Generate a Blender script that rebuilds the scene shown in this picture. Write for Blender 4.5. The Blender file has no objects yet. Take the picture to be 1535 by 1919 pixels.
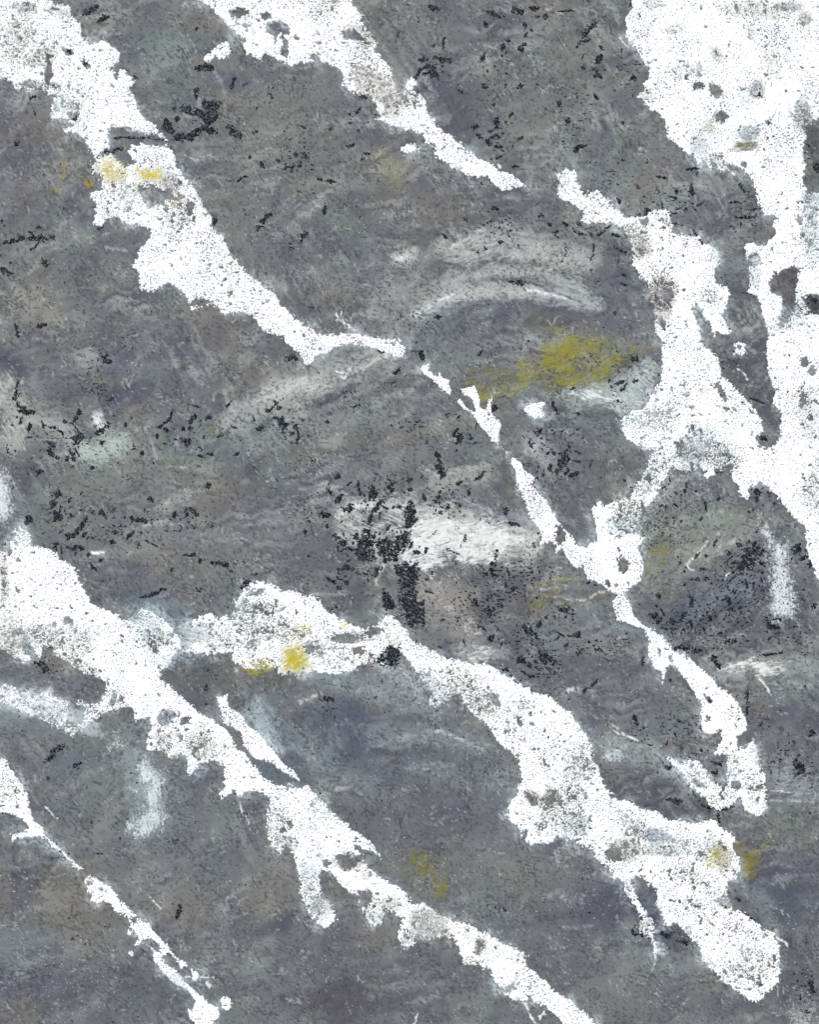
import bpy, math, random
import numpy as np
S = bpy.context.scene
U = 0.0005                      # one unit of the drawing below is half a millimetre
FW, FH = 1535, 1919             # painting seen in the frame, in those units
R = math.radians
def loc(x, y, z=0.0): return ((x - FW / 2) * U, (FH / 2 - y) * U, z * U)

# ---------------------------------------------------------------- camera
cam_d = bpy.data.cameras.new('camera'); cam = bpy.data.objects.new('camera', cam_d)
S.collection.objects.link(cam)
cam_d.sensor_fit = 'VERTICAL'; cam_d.sensor_height = 36; cam_d.lens = 85
BASE = 0.03                     # height of the painted face above the floor
cam.location = (0, 0, BASE + FH * U * 85 / 36)
cam_d.clip_start = 0.05; cam_d.clip_end = 200
S.camera = cam
# ---------------------------------------------------------------- daylight
SUN_EL, SUN_AZ = R(52), R(315)
w = bpy.data.worlds.new('World'); S.world = w; w.use_nodes = True
nt = w.node_tree; bg = nt.nodes['Background']
sky = nt.nodes.new('ShaderNodeTexSky'); sky.sky_type = 'NISHITA'; sky.sun_disc = False
sky.sun_elevation = SUN_EL; sky.sun_rotation = SUN_AZ
nt.links.new(sky.outputs[0], bg.inputs[0]); bg.inputs[1].default_value = 0.08
ld = bpy.data.lights.new('sun', 'SUN'); ld.energy = 3.0; ld.angle = R(0.5); ld.color = (1, 0.965, 0.92)
lo = bpy.data.objects.new('sun', ld); S.collection.objects.link(lo)
lo.rotation_euler = (R(90) - SUN_EL, 0, -SUN_AZ + math.pi)
lo.location = (0, 0, 3)
S.view_settings.view_transform = 'Standard'; S.view_settings.look = 'None'
S.view_settings.gamma = 1; S.view_settings.use_curve_mapping = False
S.view_settings.exposure = 0.35
S.cycles.max_bounces = 4

# ---------------------------------------------------------------- where the paint lies, in units of half a millimetre
# x y rx ry angle colour alpha   (ground tints)
TINTS=[(1075,680,95,50,-10,(126,122,66),.75),(930,735,60,16,-10,(120,116,74),.5),(330,95,110,40,0,(104,116,114),.6),(430,150,45,22,10,(88,90,112),.6),(560,260,150,110,0,(113,114,108),.5),(470,350,110,60,0,(112,112,110),.4),
(40,300,70,120,0,(104,98,104),.5),(60,240,50,30,0,(118,104,98),.35),(60,570,60,45,0,(130,126,112),.5),(10,690,45,45,0,(76,76,98),.75),(215,680,40,45,0,(86,86,108),.6),
(240,740,45,28,-10,(78,78,100),.7),(110,720,80,40,0,(100,100,116),.5),(190,840,60,50,0,(130,138,132),.45),(190,870,120,60,0,(112,116,112),.5),(540,730,90,50,-28,(138,142,138),.5),
(620,900,110,40,-10,(100,104,112),.4),(1000,585,200,32,5,(90,94,108),.65),(860,610,80,50,0,(92,98,110),.5),(1180,520,55,100,0,(88,90,104),.55),(1200,600,50,40,0,(108,108,112),.4),
(1405,650,60,150,-15,(80,82,92),.75),(1380,400,70,60,0,(100,100,106),.4),(1330,380,80,70,0,(108,108,110),.4),(1300,1000,110,50,-15,(118,120,98),.6),(1420,1130,110,80,0,(78,80,96),.6),
(1300,1150,110,80,-30,(86,88,102),.55),(1330,1240,80,50,0,(92,92,104),.4),(1480,1380,80,120,0,(92,94,104),.5),(1000,1240,140,60,0,(86,88,102),.55),(900,1120,90,60,0,(90,90,100),.6),
(830,1130,60,50,0,(128,122,118),.5),(1150,1300,120,60,20,(98,98,110),.4),(730,1400,200,90,0,(88,94,106),.7),(640,1360,70,60,0,(84,90,108),.6),(900,1440,120,50,0,(106,112,114),.5),
(780,1540,200,60,0,(88,90,104),.5),(500,1380,40,70,-20,(100,112,122),.7),(520,1450,50,40,0,(96,106,116),.55),(40,1330,70,50,0,(108,116,122),.65),(120,1290,60,30,0,(104,112,122),.5),
(300,1150,70,35,30,(104,122,136),.6),(350,1220,40,40,0,(98,112,124),.5),(380,1270,70,30,0,(84,86,86),.6),(300,1500,60,90,0,(112,122,124),.5),(180,1400,90,60,0,(110,116,114),.5),
(110,1440,80,30,-30,(92,102,118),.5),(40,1660,30,60,0,(80,80,96),.6),(110,1680,60,60,0,(120,116,94),.55),(150,1730,90,70,0,(116,110,104),.5),(60,1850,120,70,0,(86,88,104),.55),
(50,1890,50,25,0,(112,104,96),.5),(60,1780,70,50,0,(104,112,118),.5),(250,1870,120,60,0,(88,92,102),.5),(400,1650,100,60,0,(108,112,112),.4),(490,1680,60,40,0,(118,114,104),.4),
(520,1730,60,14,-28,(84,84,96),.6),(600,1790,100,60,0,(88,88,98),.5),(640,1880,60,60,0,(78,74,82),.65),(700,1870,60,40,0,(82,78,84),.5),(840,1840,100,60,0,(88,92,102),.5),
(1130,1690,150,50,0,(88,90,104),.5),(1180,1700,90,35,0,(78,80,100),.55),(930,1680,120,60,0,(106,112,112),.4),(1060,1760,150,60,0,(92,94,104),.45),(1200,1850,110,70,0,(108,106,110),.5),
(1260,1760,70,30,0,(80,84,98),.5),(1460,1640,80,60,0,(80,80,104),.6),(1480,1560,80,60,0,(108,114,108),.5),(1470,1700,80,60,0,(84,90,104),.6),(1500,1850,60,90,0,(82,86,98),.5),
(1350,1880,90,30,0,(90,92,104),.4),(1260,1500,100,30,5,(78,78,90),.6),(1200,1480,60,30,0,(94,92,98),.4),(970,380,70,60,50,(84,84,98),.6),(850,150,60,60,0,(92,92,104),.6),
(870,220,60,50,20,(86,86,98),.6),(780,60,70,60,0,(112,110,108),.4),(1000,200,110,110,0,(110,112,110),.4),(1100,60,60,50,0,(112,114,112),.4),(1060,300,18,40,0,(134,148,150),.5),
(820,400,100,30,0,(116,104,100),.45),(720,480,60,60,0,(100,104,112),.45),(700,500,30,90,10,(90,92,110),.4),(440,560,90,60,0,(106,102,100),.4),(250,600,110,60,0,(104,106,108),.5),
(330,690,80,60,-20,(96,98,112),.4),(560,600,60,60,0,(102,100,100),.4),(780,760,90,40,0,(96,98,108),.4),(620,830,90,14,-10,(124,118,98),.5),(800,810,110,12,-8,(120,110,98),.4),
(1120,820,90,60,0,(98,104,110),.4),(1080,940,50,40,0,(96,96,106),.4),(1100,880,60,60,20,(100,102,104),.4),(960,900,60,40,0,(108,106,102),.4),(300,970,130,60,0,(110,112,110),.4),
(350,1060,110,40,0,(110,112,108),.4),(250,1090,50,40,0,(92,90,104),.5),(480,970,90,70,0,(94,96,106),.45),(570,1030,80,60,20,(102,104,106),.4),(600,1060,70,40,0,(92,96,108),.4),
(500,1250,70,30,0,(96,94,72),.4),(790,1620,60,40,0,(104,104,80),.4),(1020,940,40,60,0,(100,102,104),.3),(430,830,120,60,0,(104,114,112),.5),(700,780,110,50,-20,(118,122,118),.5),
(950,480,130,50,5,(126,128,126),.4),(1030,610,60,30,0,(110,110,90),.4),(380,920,50,30,0,(112,108,88),.4),(620,160,120,60,0,(108,108,108),.3),(1480,1270,70,40,0,(108,114,114),.5),
(1400,1270,40,25,0,(104,108,104),.5),(20,470,80,40,0,(112,118,114),.5),(100,440,80,14,0,(116,118,112),.4),(200,455,60,20,0,(98,100,112),.4),(1530,280,20,60,0,(70,70,72),.7),(1530,540,30,60,0,(58,62,64),.7),(1480,530,40,50,0,(98,88,84),.6)]
# ground brush strokes: points width colour alpha
L=(206,210,208);M=(166,170,168);Dk=(72,76,86);Bl=(138,148,152)
WISPS=[("925 527 960 523 985 528 1010 535 1045 550 1075 560",8,(60,66,84),.7),("780 590 810 570 850 552",9,L,.6),("990 545 1025 550 1060 560",8,L,.65),("850 458 880 445 908 432",12,L,.35),
("820 470 850 460 880 458",10,M,.5),("880 478 930 470 990 480",22,M,.4),("745 485 760 478",14,L,.5),("760 640 800 600 850 580",16,M,.35),
("430 760 500 745 560 715 600 700",18,M,.4),("520 790 600 770 680 735 740 700",16,M,.35),("640 700 680 690 720 665",14,L,.4),("700 750 760 735 790 715",16,M,.45),
("620 810 640 790 650 775 680 765",6,Dk,.4),("570 655 575 690 585 720",10,Dk,.4),("545 735 575 720 590 740",20,M,.35),("520 905 560 900 610 905",10,M,.4),
("560 915 600 920 640 910",10,M,.4),("820 890 860 880 890 878",14,M,.5),("850 905 890 890 930 892",22,(160,152,144),.4),("880 870 920 855 960 830",10,Dk,.4),
("900 940 950 965 985 985",14,(78,82,100),.6),("860 930 920 960 980 990",4,M,.6),("985 850 1000 835 1012 820",16,M,.5),("1020 830 1035 840 1035 860",22,M,.35),
("1010 790 1050 795 1090 800 1110 830",14,(84,90,108),.5),("1100 760 1120 790 1135 805",4,Dk,.7),("1085 690 1100 740 1105 770",4,Dk,.5),("640 960 670 950 700 945",14,L,.5),
("690 1000 720 985 750 990",12,L,.55),("740 1010 720 1050 705 1095",9,(186,182,176),.8),("1015 1105 1040 1098 1060 1097",6,L,.5),("1065 1125 1090 1125 1130 1108",7,L,.5),
("1000 1105 1030 1085 1090 1085",10,(160,158,96),.5),("1285 1060 1310 1035 1330 1010",6,L,.6),("1400 1010 1430 1000 1445 1000",20,Bl,.4),("1330 1120 1370 1090 1400 1075",30,(112,120,134),.35),
("1310 1160 1360 1120 1400 1100",4,(140,150,160),.5),("1440 1060 1450 1130 1465 1160",30,Bl,.4),("1455 1040 1475 1100",30,Bl,.5),("1350 1255 1380 1245 1410 1240",10,L,.6),
("1440 1285 1480 1280 1520 1285",14,M,.35),("1445 1500 1480 1498 1530 1503",6,L,.3),("560 1320 580 1305 600 1298",9,L,.5),("700 1400 760 1380 830 1370",14,M,.35),
("820 1370 860 1385 900 1400",10,L,.4),("880 1400 920 1395 950 1420",12,M,.4),("760 1440 800 1430 850 1435",12,M,.35),("600 1350 640 1400",20,Bl,.3),
("540 1395 580 1420 600 1440",26,Bl,.4),("470 1330 490 1370 500 1400",30,Bl,.5),("580 1420 600 1470 585 1500",22,Bl,.35),("630 1480 660 1475 680 1490",10,M,.5),
("940 1500 975 1503",5,M,.5),("20 1330 60 1330 90 1350",30,Bl,.5),("60 1310 90 1320 110 1345",24,(200,212,218),.5),("0 1350 40 1345",30,Bl,.45),
("100 1370 150 1350",22,Bl,.4),("240 1450 250 1480 235 1500",18,Bl,.45),("270 1370 255 1420",16,Bl,.4),("230 1145 280 1140 330 1170",22,Bl,.45),
("190 1115 215 1140",5,Bl,.6),("120 1490 150 1460 190 1440",18,Bl,.45),("0 1600 50 1580 100 1610",22,(82,86,100),.5),("60 1760 20 1790",50,(118,124,128),.4),
("330 1680 360 1700 350 1760",6,Dk,.4),("370 1700 360 1740 350 1770",5,Dk,.45),("280 1590 330 1620",50,(104,110,118),.3),("790 1690 850 1670 900 1640",20,(106,112,110),.4),
("1020 1680 1050 1670 1065 1690",14,(160,172,172),.4),("1090 1690 1095 1680",10,(160,172,172),.5),("1060 1740 1110 1735",8,M,.4),("1150 1790 1190 1785 1240 1800",40,(122,132,130),.4),
("1240 1780 1260 1820",12,M,.4),("1420 1670 1450 1700",22,(122,132,132),.4),("1440 1730 1490 1740 1500 1760",18,(128,132,138),.35),("1450 1600 1500 1640",20,(84,84,104),.4),
("1150 1365 1175 1378 1195 1388",5,L,.7),("1050 1300 1080 1290 1110 1300",22,M,.45),("1060 1295 1080 1290",12,L,.6),("1090 1180 1130 1170 1180 1180",12,(124,140,146),.4),
("1000 1195 1050 1190",10,(140,148,150),.4),("820 470 790 500 770 540",20,M,.25),("255 265 300 262 320 280",12,(80,84,104),.5),("230 240 260 245",8,M,.5),
("345 290 365 300 390 290 410 300",3,L,.5),("420 195 424 215",7,(150,148,136),.6),("980 25 1020 16 1060 28",4,M,.6),("1075 25 1085 12",5,M,.6),
("1025 245 1050 230",8,(160,150,138),.5),("545 440 560 445",4,M,.3),("740 240 745 250",4,Dk,.3),("270 800 285 830 292 860",6,(160,162,160),.6),
("250 800 265 815",12,(150,152,148),.5),("0 445 40 455",10,M,.3),("200 465 235 470",9,(170,176,178),.6),("420 610 440 680 430 700",12,(100,100,106),.3),
("310 855 330 870 300 880",10,(138,134,96),.4),("170 795 190 780",12,L,.5),("95 860 120 850 140 870",14,(166,170,168),.5),("60 785 110 800 130 830",20,(150,150,150),.5),
("330 950 300 960 320 935",8,(180,178,174),.5),("270 985 310 975 340 985",9,(180,178,174),.5),("175 1037 192 1036",9,(222,220,216),.9),("1290 480 1310 520",4,M,.3),
("1250 350 1290 345 1330 352",6,M,.4),("1300 340 1340 340",5,M,.35),("1400 505 1360 515 1350 520",3,Dk,.6),("1350 560 1390 620",10,(92,98,92),.5),
("1360 690 1400 705",8,(130,148,156),.5),("1290 1360 1320 1365",3,M,.3),("690 1290 760 1330",16,M,.25),("610 1255 640 1290",14,(150,160,162),.5)]
# tints and thinness on the whites: x y rx ry angle colour alpha porosity
bl=(172,184,190);wm=(160,154,146);ol=(140,134,84);ye=(214,198,90);da=(70,78,90)
WTINT=[(35,60,30,60,20,wm,.35,.25),(75,110,20,40,60,wm,.4,.25),(110,25,35,12,10,bl,.5,.1),(115,190,28,26,0,bl,.35,.2),(135,200,20,10,0,bl,.4,.25),(70,160,40,8,0,wm,.5,.35),(50,15,25,12,0,wm,.5,.3),
(300,330,40,40,0,wm,.1,.25),(330,400,35,30,0,wm,.1,.2),(215,320,30,30,0,ye,.5,.25),(240,355,30,20,0,ye,.1,.2),(330,375,18,8,0,ye,.5,.3),(210,390,30,20,0,bl,.3,.15),(250,370,30,20,0,bl,.2,.15),(320,350,20,20,0,wm,.5,.3),
(700,160,35,50,-45,wm,.62,.28),(740,195,35,25,-45,wm,.55,.25),(670,60,30,16,20,wm,.4,.2),(610,15,40,14,-30,wm,.3,.15),(690,80,20,30,0,(190,188,180),.4,.1),(780,260,14,20,0,(196,178,120),.4,.2),(450,30,40,20,20,bl,.25,.15),(770,180,30,20,20,bl,.3,.25),
(1430,20,80,22,5,wm,.35,.25),(1475,12,30,10,0,da,.5,.3),(1511,38,12,14,20,(110,106,84),.6,.3),(1310,162,12,8,0,(110,104,98),.7,.25),(1342,170,15,12,20,(110,104,98),.8,.3),(1350,218,16,12,0,(120,112,104),.7,.3),(1312,128,5,18,0,wm,.5,.25),
(1422,170,14,22,0,(90,100,112),.6,.35),(1404,250,26,16,0,(80,98,112),.8,.3),(1398,185,14,28,0,bl,.55,.2),(1404,274,20,8,-10,(110,106,78),.85,.3),(1312,272,24,22,30,bl,.7,.2),(1328,238,14,14,0,(150,144,120),.6,.15),
(1340,300,24,16,0,wm,.4,.3),(1345,105,14,22,-30,(120,118,116),.5,.3),(1408,62,10,16,0,wm,.5,.25),(1434,308,14,16,0,bl,.4,.2),(1505,215,22,34,0,(110,128,140),.7,.35),(1225,8,30,8,0,wm,.4,.2),(1265,55,20,10,-20,(120,116,112),.4,.3),
(1280,135,40,20,0,bl,.3,.25),(1212,178,20,20,0,bl,.4,.2),(1450,120,20,40,0,wm,.3,.2),(1520,440,20,60,0,bl,.6,.3),(1520,380,20,30,0,(100,130,160),.6,.3),(1412,510,18,34,0,bl,.6,.3),(1414,485,14,16,0,bl,.5,.3),(1490,570,26,30,0,bl,.5,.25),(1480,600,50,22,-30,bl,.4,.25),
(1520,780,30,60,0,bl,.45,.25),(1530,920,30,50,0,bl,.4,.25),(1500,720,30,50,0,wm,.1,.1),(1240,545,30,35,20,(124,112,102),.75,.38),(1232,590,22,30,0,(134,124,114),.6,.3),(1190,440,28,20,20,wm,.4,.25),(1195,470,20,20,0,wm,.5,.3),(1210,470,18,20,0,(120,108,98),.4,.2),
(1260,420,30,14,30,bl,.3,.3),(1345,480,14,28,0,bl,.5,.15),(1330,560,20,30,-60,bl,.4,.2),(1310,830,40,30,-50,bl,.55,.3),(1300,850,30,20,0,(100,120,140),.5,.25),(1230,780,50,30,0,bl,.3,.22),(1330,850,50,24,30,bl,.4,.3),(1180,790,25,14,0,bl,.3,.15),(1200,700,40,40,0,bl,.3,.2),
(1370,860,30,30,30,bl,.3,.3),(1300,880,30,14,0,bl,.6,.3),(1210,900,26,30,50,bl,.4,.3),(1180,960,34,30,0,bl,.4,.32),(1240,860,28,30,40,bl,.3,.28),(1170,990,40,26,0,(160,176,190),.4,.25),(1290,740,14,30,0,wm,.2,.1),(1360,770,14,14,0,wm,.3,.1),(1320,730,16,8,-20,(196,180,160),.5,.1),
(1010,955,20,28,20,wm,.25,.22),(1170,1058,12,18,10,(120,116,60),.4,.1),(1160,1145,16,18,0,wm,.25,.12),(1290,1245,22,20,0,wm,.2,.12),(1420,1480,26,50,0,wm,.1,.35),(1370,1440,20,50,0,wm,.1,.3),(1380,1330,14,30,0,wm,.1,.15),
(50,1010,50,26,30,(176,184,184),.3,.25),(8,1080,10,60,0,wm,.5,.3),(15,1170,30,40,0,wm,.3,.25),(60,1190,50,24,10,bl,.25,.25),(130,1200,60,30,10,bl,.3,.25),(30,1210,40,24,0,wm,.5,.3),(280,1180,50,34,30,bl,.55,.2),(300,1200,30,24,0,(180,186,180),.4,.15),(300,1240,30,18,0,bl,.4,.15),(250,1155,30,10,0,bl,.6,.1),
(150,1250,60,14,20,bl,.35,.28),(220,1310,30,30,0,wm,.1,.3),(330,1390,50,40,30,wm,.1,.28),(380,1400,30,30,0,wm,.3,.25),(300,1400,22,30,0,bl,.3,.2),(520,1540,25,40,20,wm,.2,.25),(540,1580,24,16,0,bl,.6,.2),(600,1515,30,24,0,bl,.3,.2),(575,1640,16,30,0,bl,.6,.2),(600,1700,22,24,0,(158,152,146),.75,.25),(590,1700,20,40,0,bl,.3,.2),
(655,1612,28,18,0,(136,130,120),.8,.3),(690,1640,16,12,0,wm,.5,.1),(730,1700,40,20,20,wm,.3,.2),(700,1720,24,20,0,bl,.5,.25),(810,1730,44,30,30,(150,142,134),.8,.25),(785,1740,30,30,0,(156,152,146),.5,.2),(765,1765,20,24,0,bl,.4,.3),(735,1690,20,20,0,wm,.3,.15),(900,1775,12,20,20,(136,128,120),.7,.2),(950,1852,20,10,-20,(130,124,118),.6,.25),(985,1795,16,16,0,wm,.3,.2),(885,1800,30,12,10,wm,.2,.25),(870,1745,14,18,0,wm,.4,.15),
(470,1170,50,40,0,bl,.25,.28),(520,1180,60,22,0,bl,.2,.25),(390,1180,30,24,0,bl,.35,.15),(400,1205,40,20,0,bl,.35,.15),(450,1140,20,30,0,bl,.4,.25),(500,1140,50,10,0,wm,.1,.25),(500,1248,26,14,0,ye,.5,.25),(556,1235,28,24,0,ye,.6,.25),(572,1180,16,14,0,ye,.45,.1),(645,1172,10,8,0,ye,.5,.1),(550,1210,24,30,0,(236,228,170),.4,.1),(590,1215,20,20,0,wm,.4,.25),(670,1195,26,14,0,wm,.4,.3),
(690,1240,40,16,0,wm,.1,.3),(620,1235,40,24,0,bl,.2,.28),(720,1190,40,24,20,bl,.2,.25),(660,1160,20,8,0,bl,.4,.2),(560,1262,30,10,0,(150,130,124),.5,.3),(830,1275,40,24,20,wm,.1,.25),(870,1290,40,30,40,bl,.25,.28),(930,1330,40,20,40,wm,.1,.2),(900,1325,26,16,30,bl,.4,.28),(820,1300,30,20,0,bl,.6,.2),(790,1280,24,24,0,bl,.4,.2),(990,1320,30,16,20,bl,.2,.25),
(1090,1440,40,40,0,bl,.35,.3),(1060,1520,50,60,0,bl,.2,.3),(1000,1495,22,14,30,(140,124,112),.7,.2),(1032,1495,16,16,0,(140,124,112),.7,.25),(1030,1520,20,16,0,(216,204,192),.4,.1),(1080,1545,26,20,0,bl,.5,.25),(1190,1550,40,24,30,bl,.2,.3),(1235,1568,30,18,10,(96,112,136),.75,.35),(1240,1595,40,12,0,(130,136,142),.5,.3),
(1170,1595,34,22,0,(136,140,124),.6,.3),(1310,1600,60,40,20,bl,.25,.26),(1300,1650,50,20,20,bl,.3,.28),(1355,1605,20,26,0,(184,172,110),.6,.28),(1330,1615,12,24,0,(240,232,180),.6,.1),(1360,1690,16,14,0,(130,150,168),.8,.35),(1300,1690,24,20,0,wm,.1,.25),(1345,1570,26,20,0,wm,.1,.1),(1420,1800,40,40,0,wm,.1,.28),(1400,1840,50,20,30,wm,.1,.25),(1390,1780,20,12,30,wm,.1,.2),(1290,1745,14,12,0,bl,.5,.2),
(1210,1730,16,30,0,bl,.4,.2),(1180,1660,20,12,0,bl,.3,.25),(20,1480,20,40,50,wm,.1,.2),(330,1835,20,12,30,bl,.6,.1),(60,1320,50,16,0,bl,.5,.2),(110,1350,50,18,20,bl,.4,.15),(1310,1450,40,20,30,wm,.2,.1),(1350,1500,40,12,0,wm,.3,.1)]
# pepper: x y rx ry angle density
PEPPER=[(765,1135,22,44,-20,.85),(690,1075,30,20,0,.8),(660,1010,30,20,30,.6),(760,1080,22,30,0,.8),(1370,1110,90,70,-35,.6),(1320,1180,90,40,-20,.5),(1460,1100,50,60,40,.5),(870,1130,40,70,10,.5),(1010,1080,60,40,-20,.4),(950,1090,60,60,0,.75),(920,1150,40,50,10,.7),(1010,1130,40,30,-30,.6),(1050,1150,34,22,0,.85),(990,1200,50,40,0,.7),(1025,1240,40,34,0,.85),(985,1235,24,14,0,.7),(750,1000,30,60,70,.5),(770,1090,24,50,0,.8),(775,1160,22,34,0,.7),(700,1060,30,30,0,.5),
(635,1085,30,24,0,.6),(1400,1060,60,50,-40,.8),(1430,1050,30,40,50,.7),(1490,1040,30,40,30,.7),(1380,1140,60,60,-35,.55),(1300,1160,60,40,0,.5),(1350,1200,50,40,-20,.5),(1450,1185,40,24,10,.6),(1300,1220,50,18,10,.7),(1260,1170,30,30,0,.45),(1500,1200,30,60,0,.35),
(90,1250,34,20,20,.7),(1480,1430,50,60,0,.35),(1520,1450,18,50,0,.6),(1280,1370,60,60,0,.35),(1200,1380,30,30,0,.35),(1155,1210,60,30,0,.4),(1090,1215,40,24,10,.5),(110,960,40,40,-30,.35),(200,990,60,40,0,.3),(330,970,90,30,0,.35),(130,830,70,40,20,.35),
(380,810,50,40,0,.3),(530,800,50,30,0,.3),(690,930,60,40,-40,.4),(700,990,50,50,0,.5),(830,940,60,40,25,.4),(1050,810,60,40,0,.3),(930,260,40,40,0,.3),(820,130,30,40,0,.35),(940,130,60,60,0,.15),(1080,200,50,70,0,.2),(1180,130,40,60,0,.3),(1260,380,80,50,0,.3),
(1400,400,30,60,0,.2),(1150,330,50,40,0,.15),(1090,430,60,30,0,.3),(930,420,60,40,0,.2),(560,290,60,60,0,.15),(370,220,50,30,0,.3),(1240,1000,80,50,0,.3),(1420,930,40,50,0,.4),(1290,940,50,40,0,.3),(1500,280,30,60,0,.6),(1510,550,30,50,0,.7),(1330,1500,60,24,10,.4),(1290,1420,50,20,0,.35),(1260,1750,60,16,20,.6),(1510,1850,30,70,0,.5),(900,1060,50,30,0,.2),(580,960,60,50,0,.15),(620,1330,30,24,0,.3),(690,1245,20,10,0,.4)]
# white flecks: x y rx ry density
FLECKS=[(40,1660,34,60,.85),(90,1820,100,60,.75),(100,1780,80,30,.6),(190,1830,60,60,.6),(150,1880,100,30,.5),(240,1800,50,40,.4),(60,1590,60,30,.5),(110,1450,40,20,.5),(210,1500,40,30,.5),(220,1590,40,20,.4),(620,1800,40,60,.5),(750,1590,40,40,.7),(960,1740,70,50,.5),(1000,1720,60,40,.4),
(1110,1700,50,40,.6),(1480,1720,60,40,.7),(1500,1880,40,50,.95),(1500,1820,30,60,.7),(1480,1640,40,40,.4),(560,500,120,70,.4),(660,540,60,60,.5),(560,960,80,40,.3),(540,1400,60,50,.5),(600,1430,80,40,.4),(780,1420,120,60,.35),(1340,1080,60,40,.6),(1430,1070,50,40,.6),(500,900,60,30,.5),(460,690,60,30,.3),
(230,690,50,40,.4),(230,650,20,50,.4),(860,1580,80,60,.3),(1400,700,40,60,.3),(1180,370,60,24,.4),(1290,340,50,30,.3),(870,1700,60,40,.3),(1330,340,80,30,.3),(20,820,26,40,.7),(320,950,30,30,.6),(1480,400,40,30,.3),(1300,1080,50,40,.5),(1480,1780,30,40,.5)]
# thin white threads: points width
THREADS="630 588 636 600 645 606 650 618 2.5;640 587 638 598 632 604 2.5;640 586 642 598 646 606 2.5;646 605 660 614 670 622 2.5;940 839 945 845 951 851 3;85 1511 95 1522 107 1535 2.5;281 1683 292 1692 302 1701 2.5;346 1829 400 1832 2;387 1842 394 1849 6;243 1784 248 1790 6;1230 1788 1228 1805 1224 1818 2.5;1234 1786 1243 1768 2.5;1456 1755 1470 1765 1479 1775 3;1380 1405 1412 1390 1414 1384 2;1150 1368 1170 1378 1194 1388 3;1425 1272 1437 1287 1447 1302 3.5;1380 690 1395 700 1403 712 3;1374 663 1390 658 1400 664 2.5;1378 645 1386 655 1380 664 2.5;1378 330 1360 310 3;1300 1070 1288 1060 2.5;1360 1078 1366 1074 5;1446 1482 1480 1484 2;630 695 650 700 645 710 640 706 4;775 1925 785 1900 3;985 1880 995 1905 1005 1919 3.5;1010 1905 1025 1902 3.5;1012 1912 1022 1896 4;540 1468 556 1478 2.5;610 1528 625 1540 636 1536 3;450 1505 458 1530 2;458 1520 466 1545 2;935 310 938 313 6;1160 68 1172 84 4"

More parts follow.
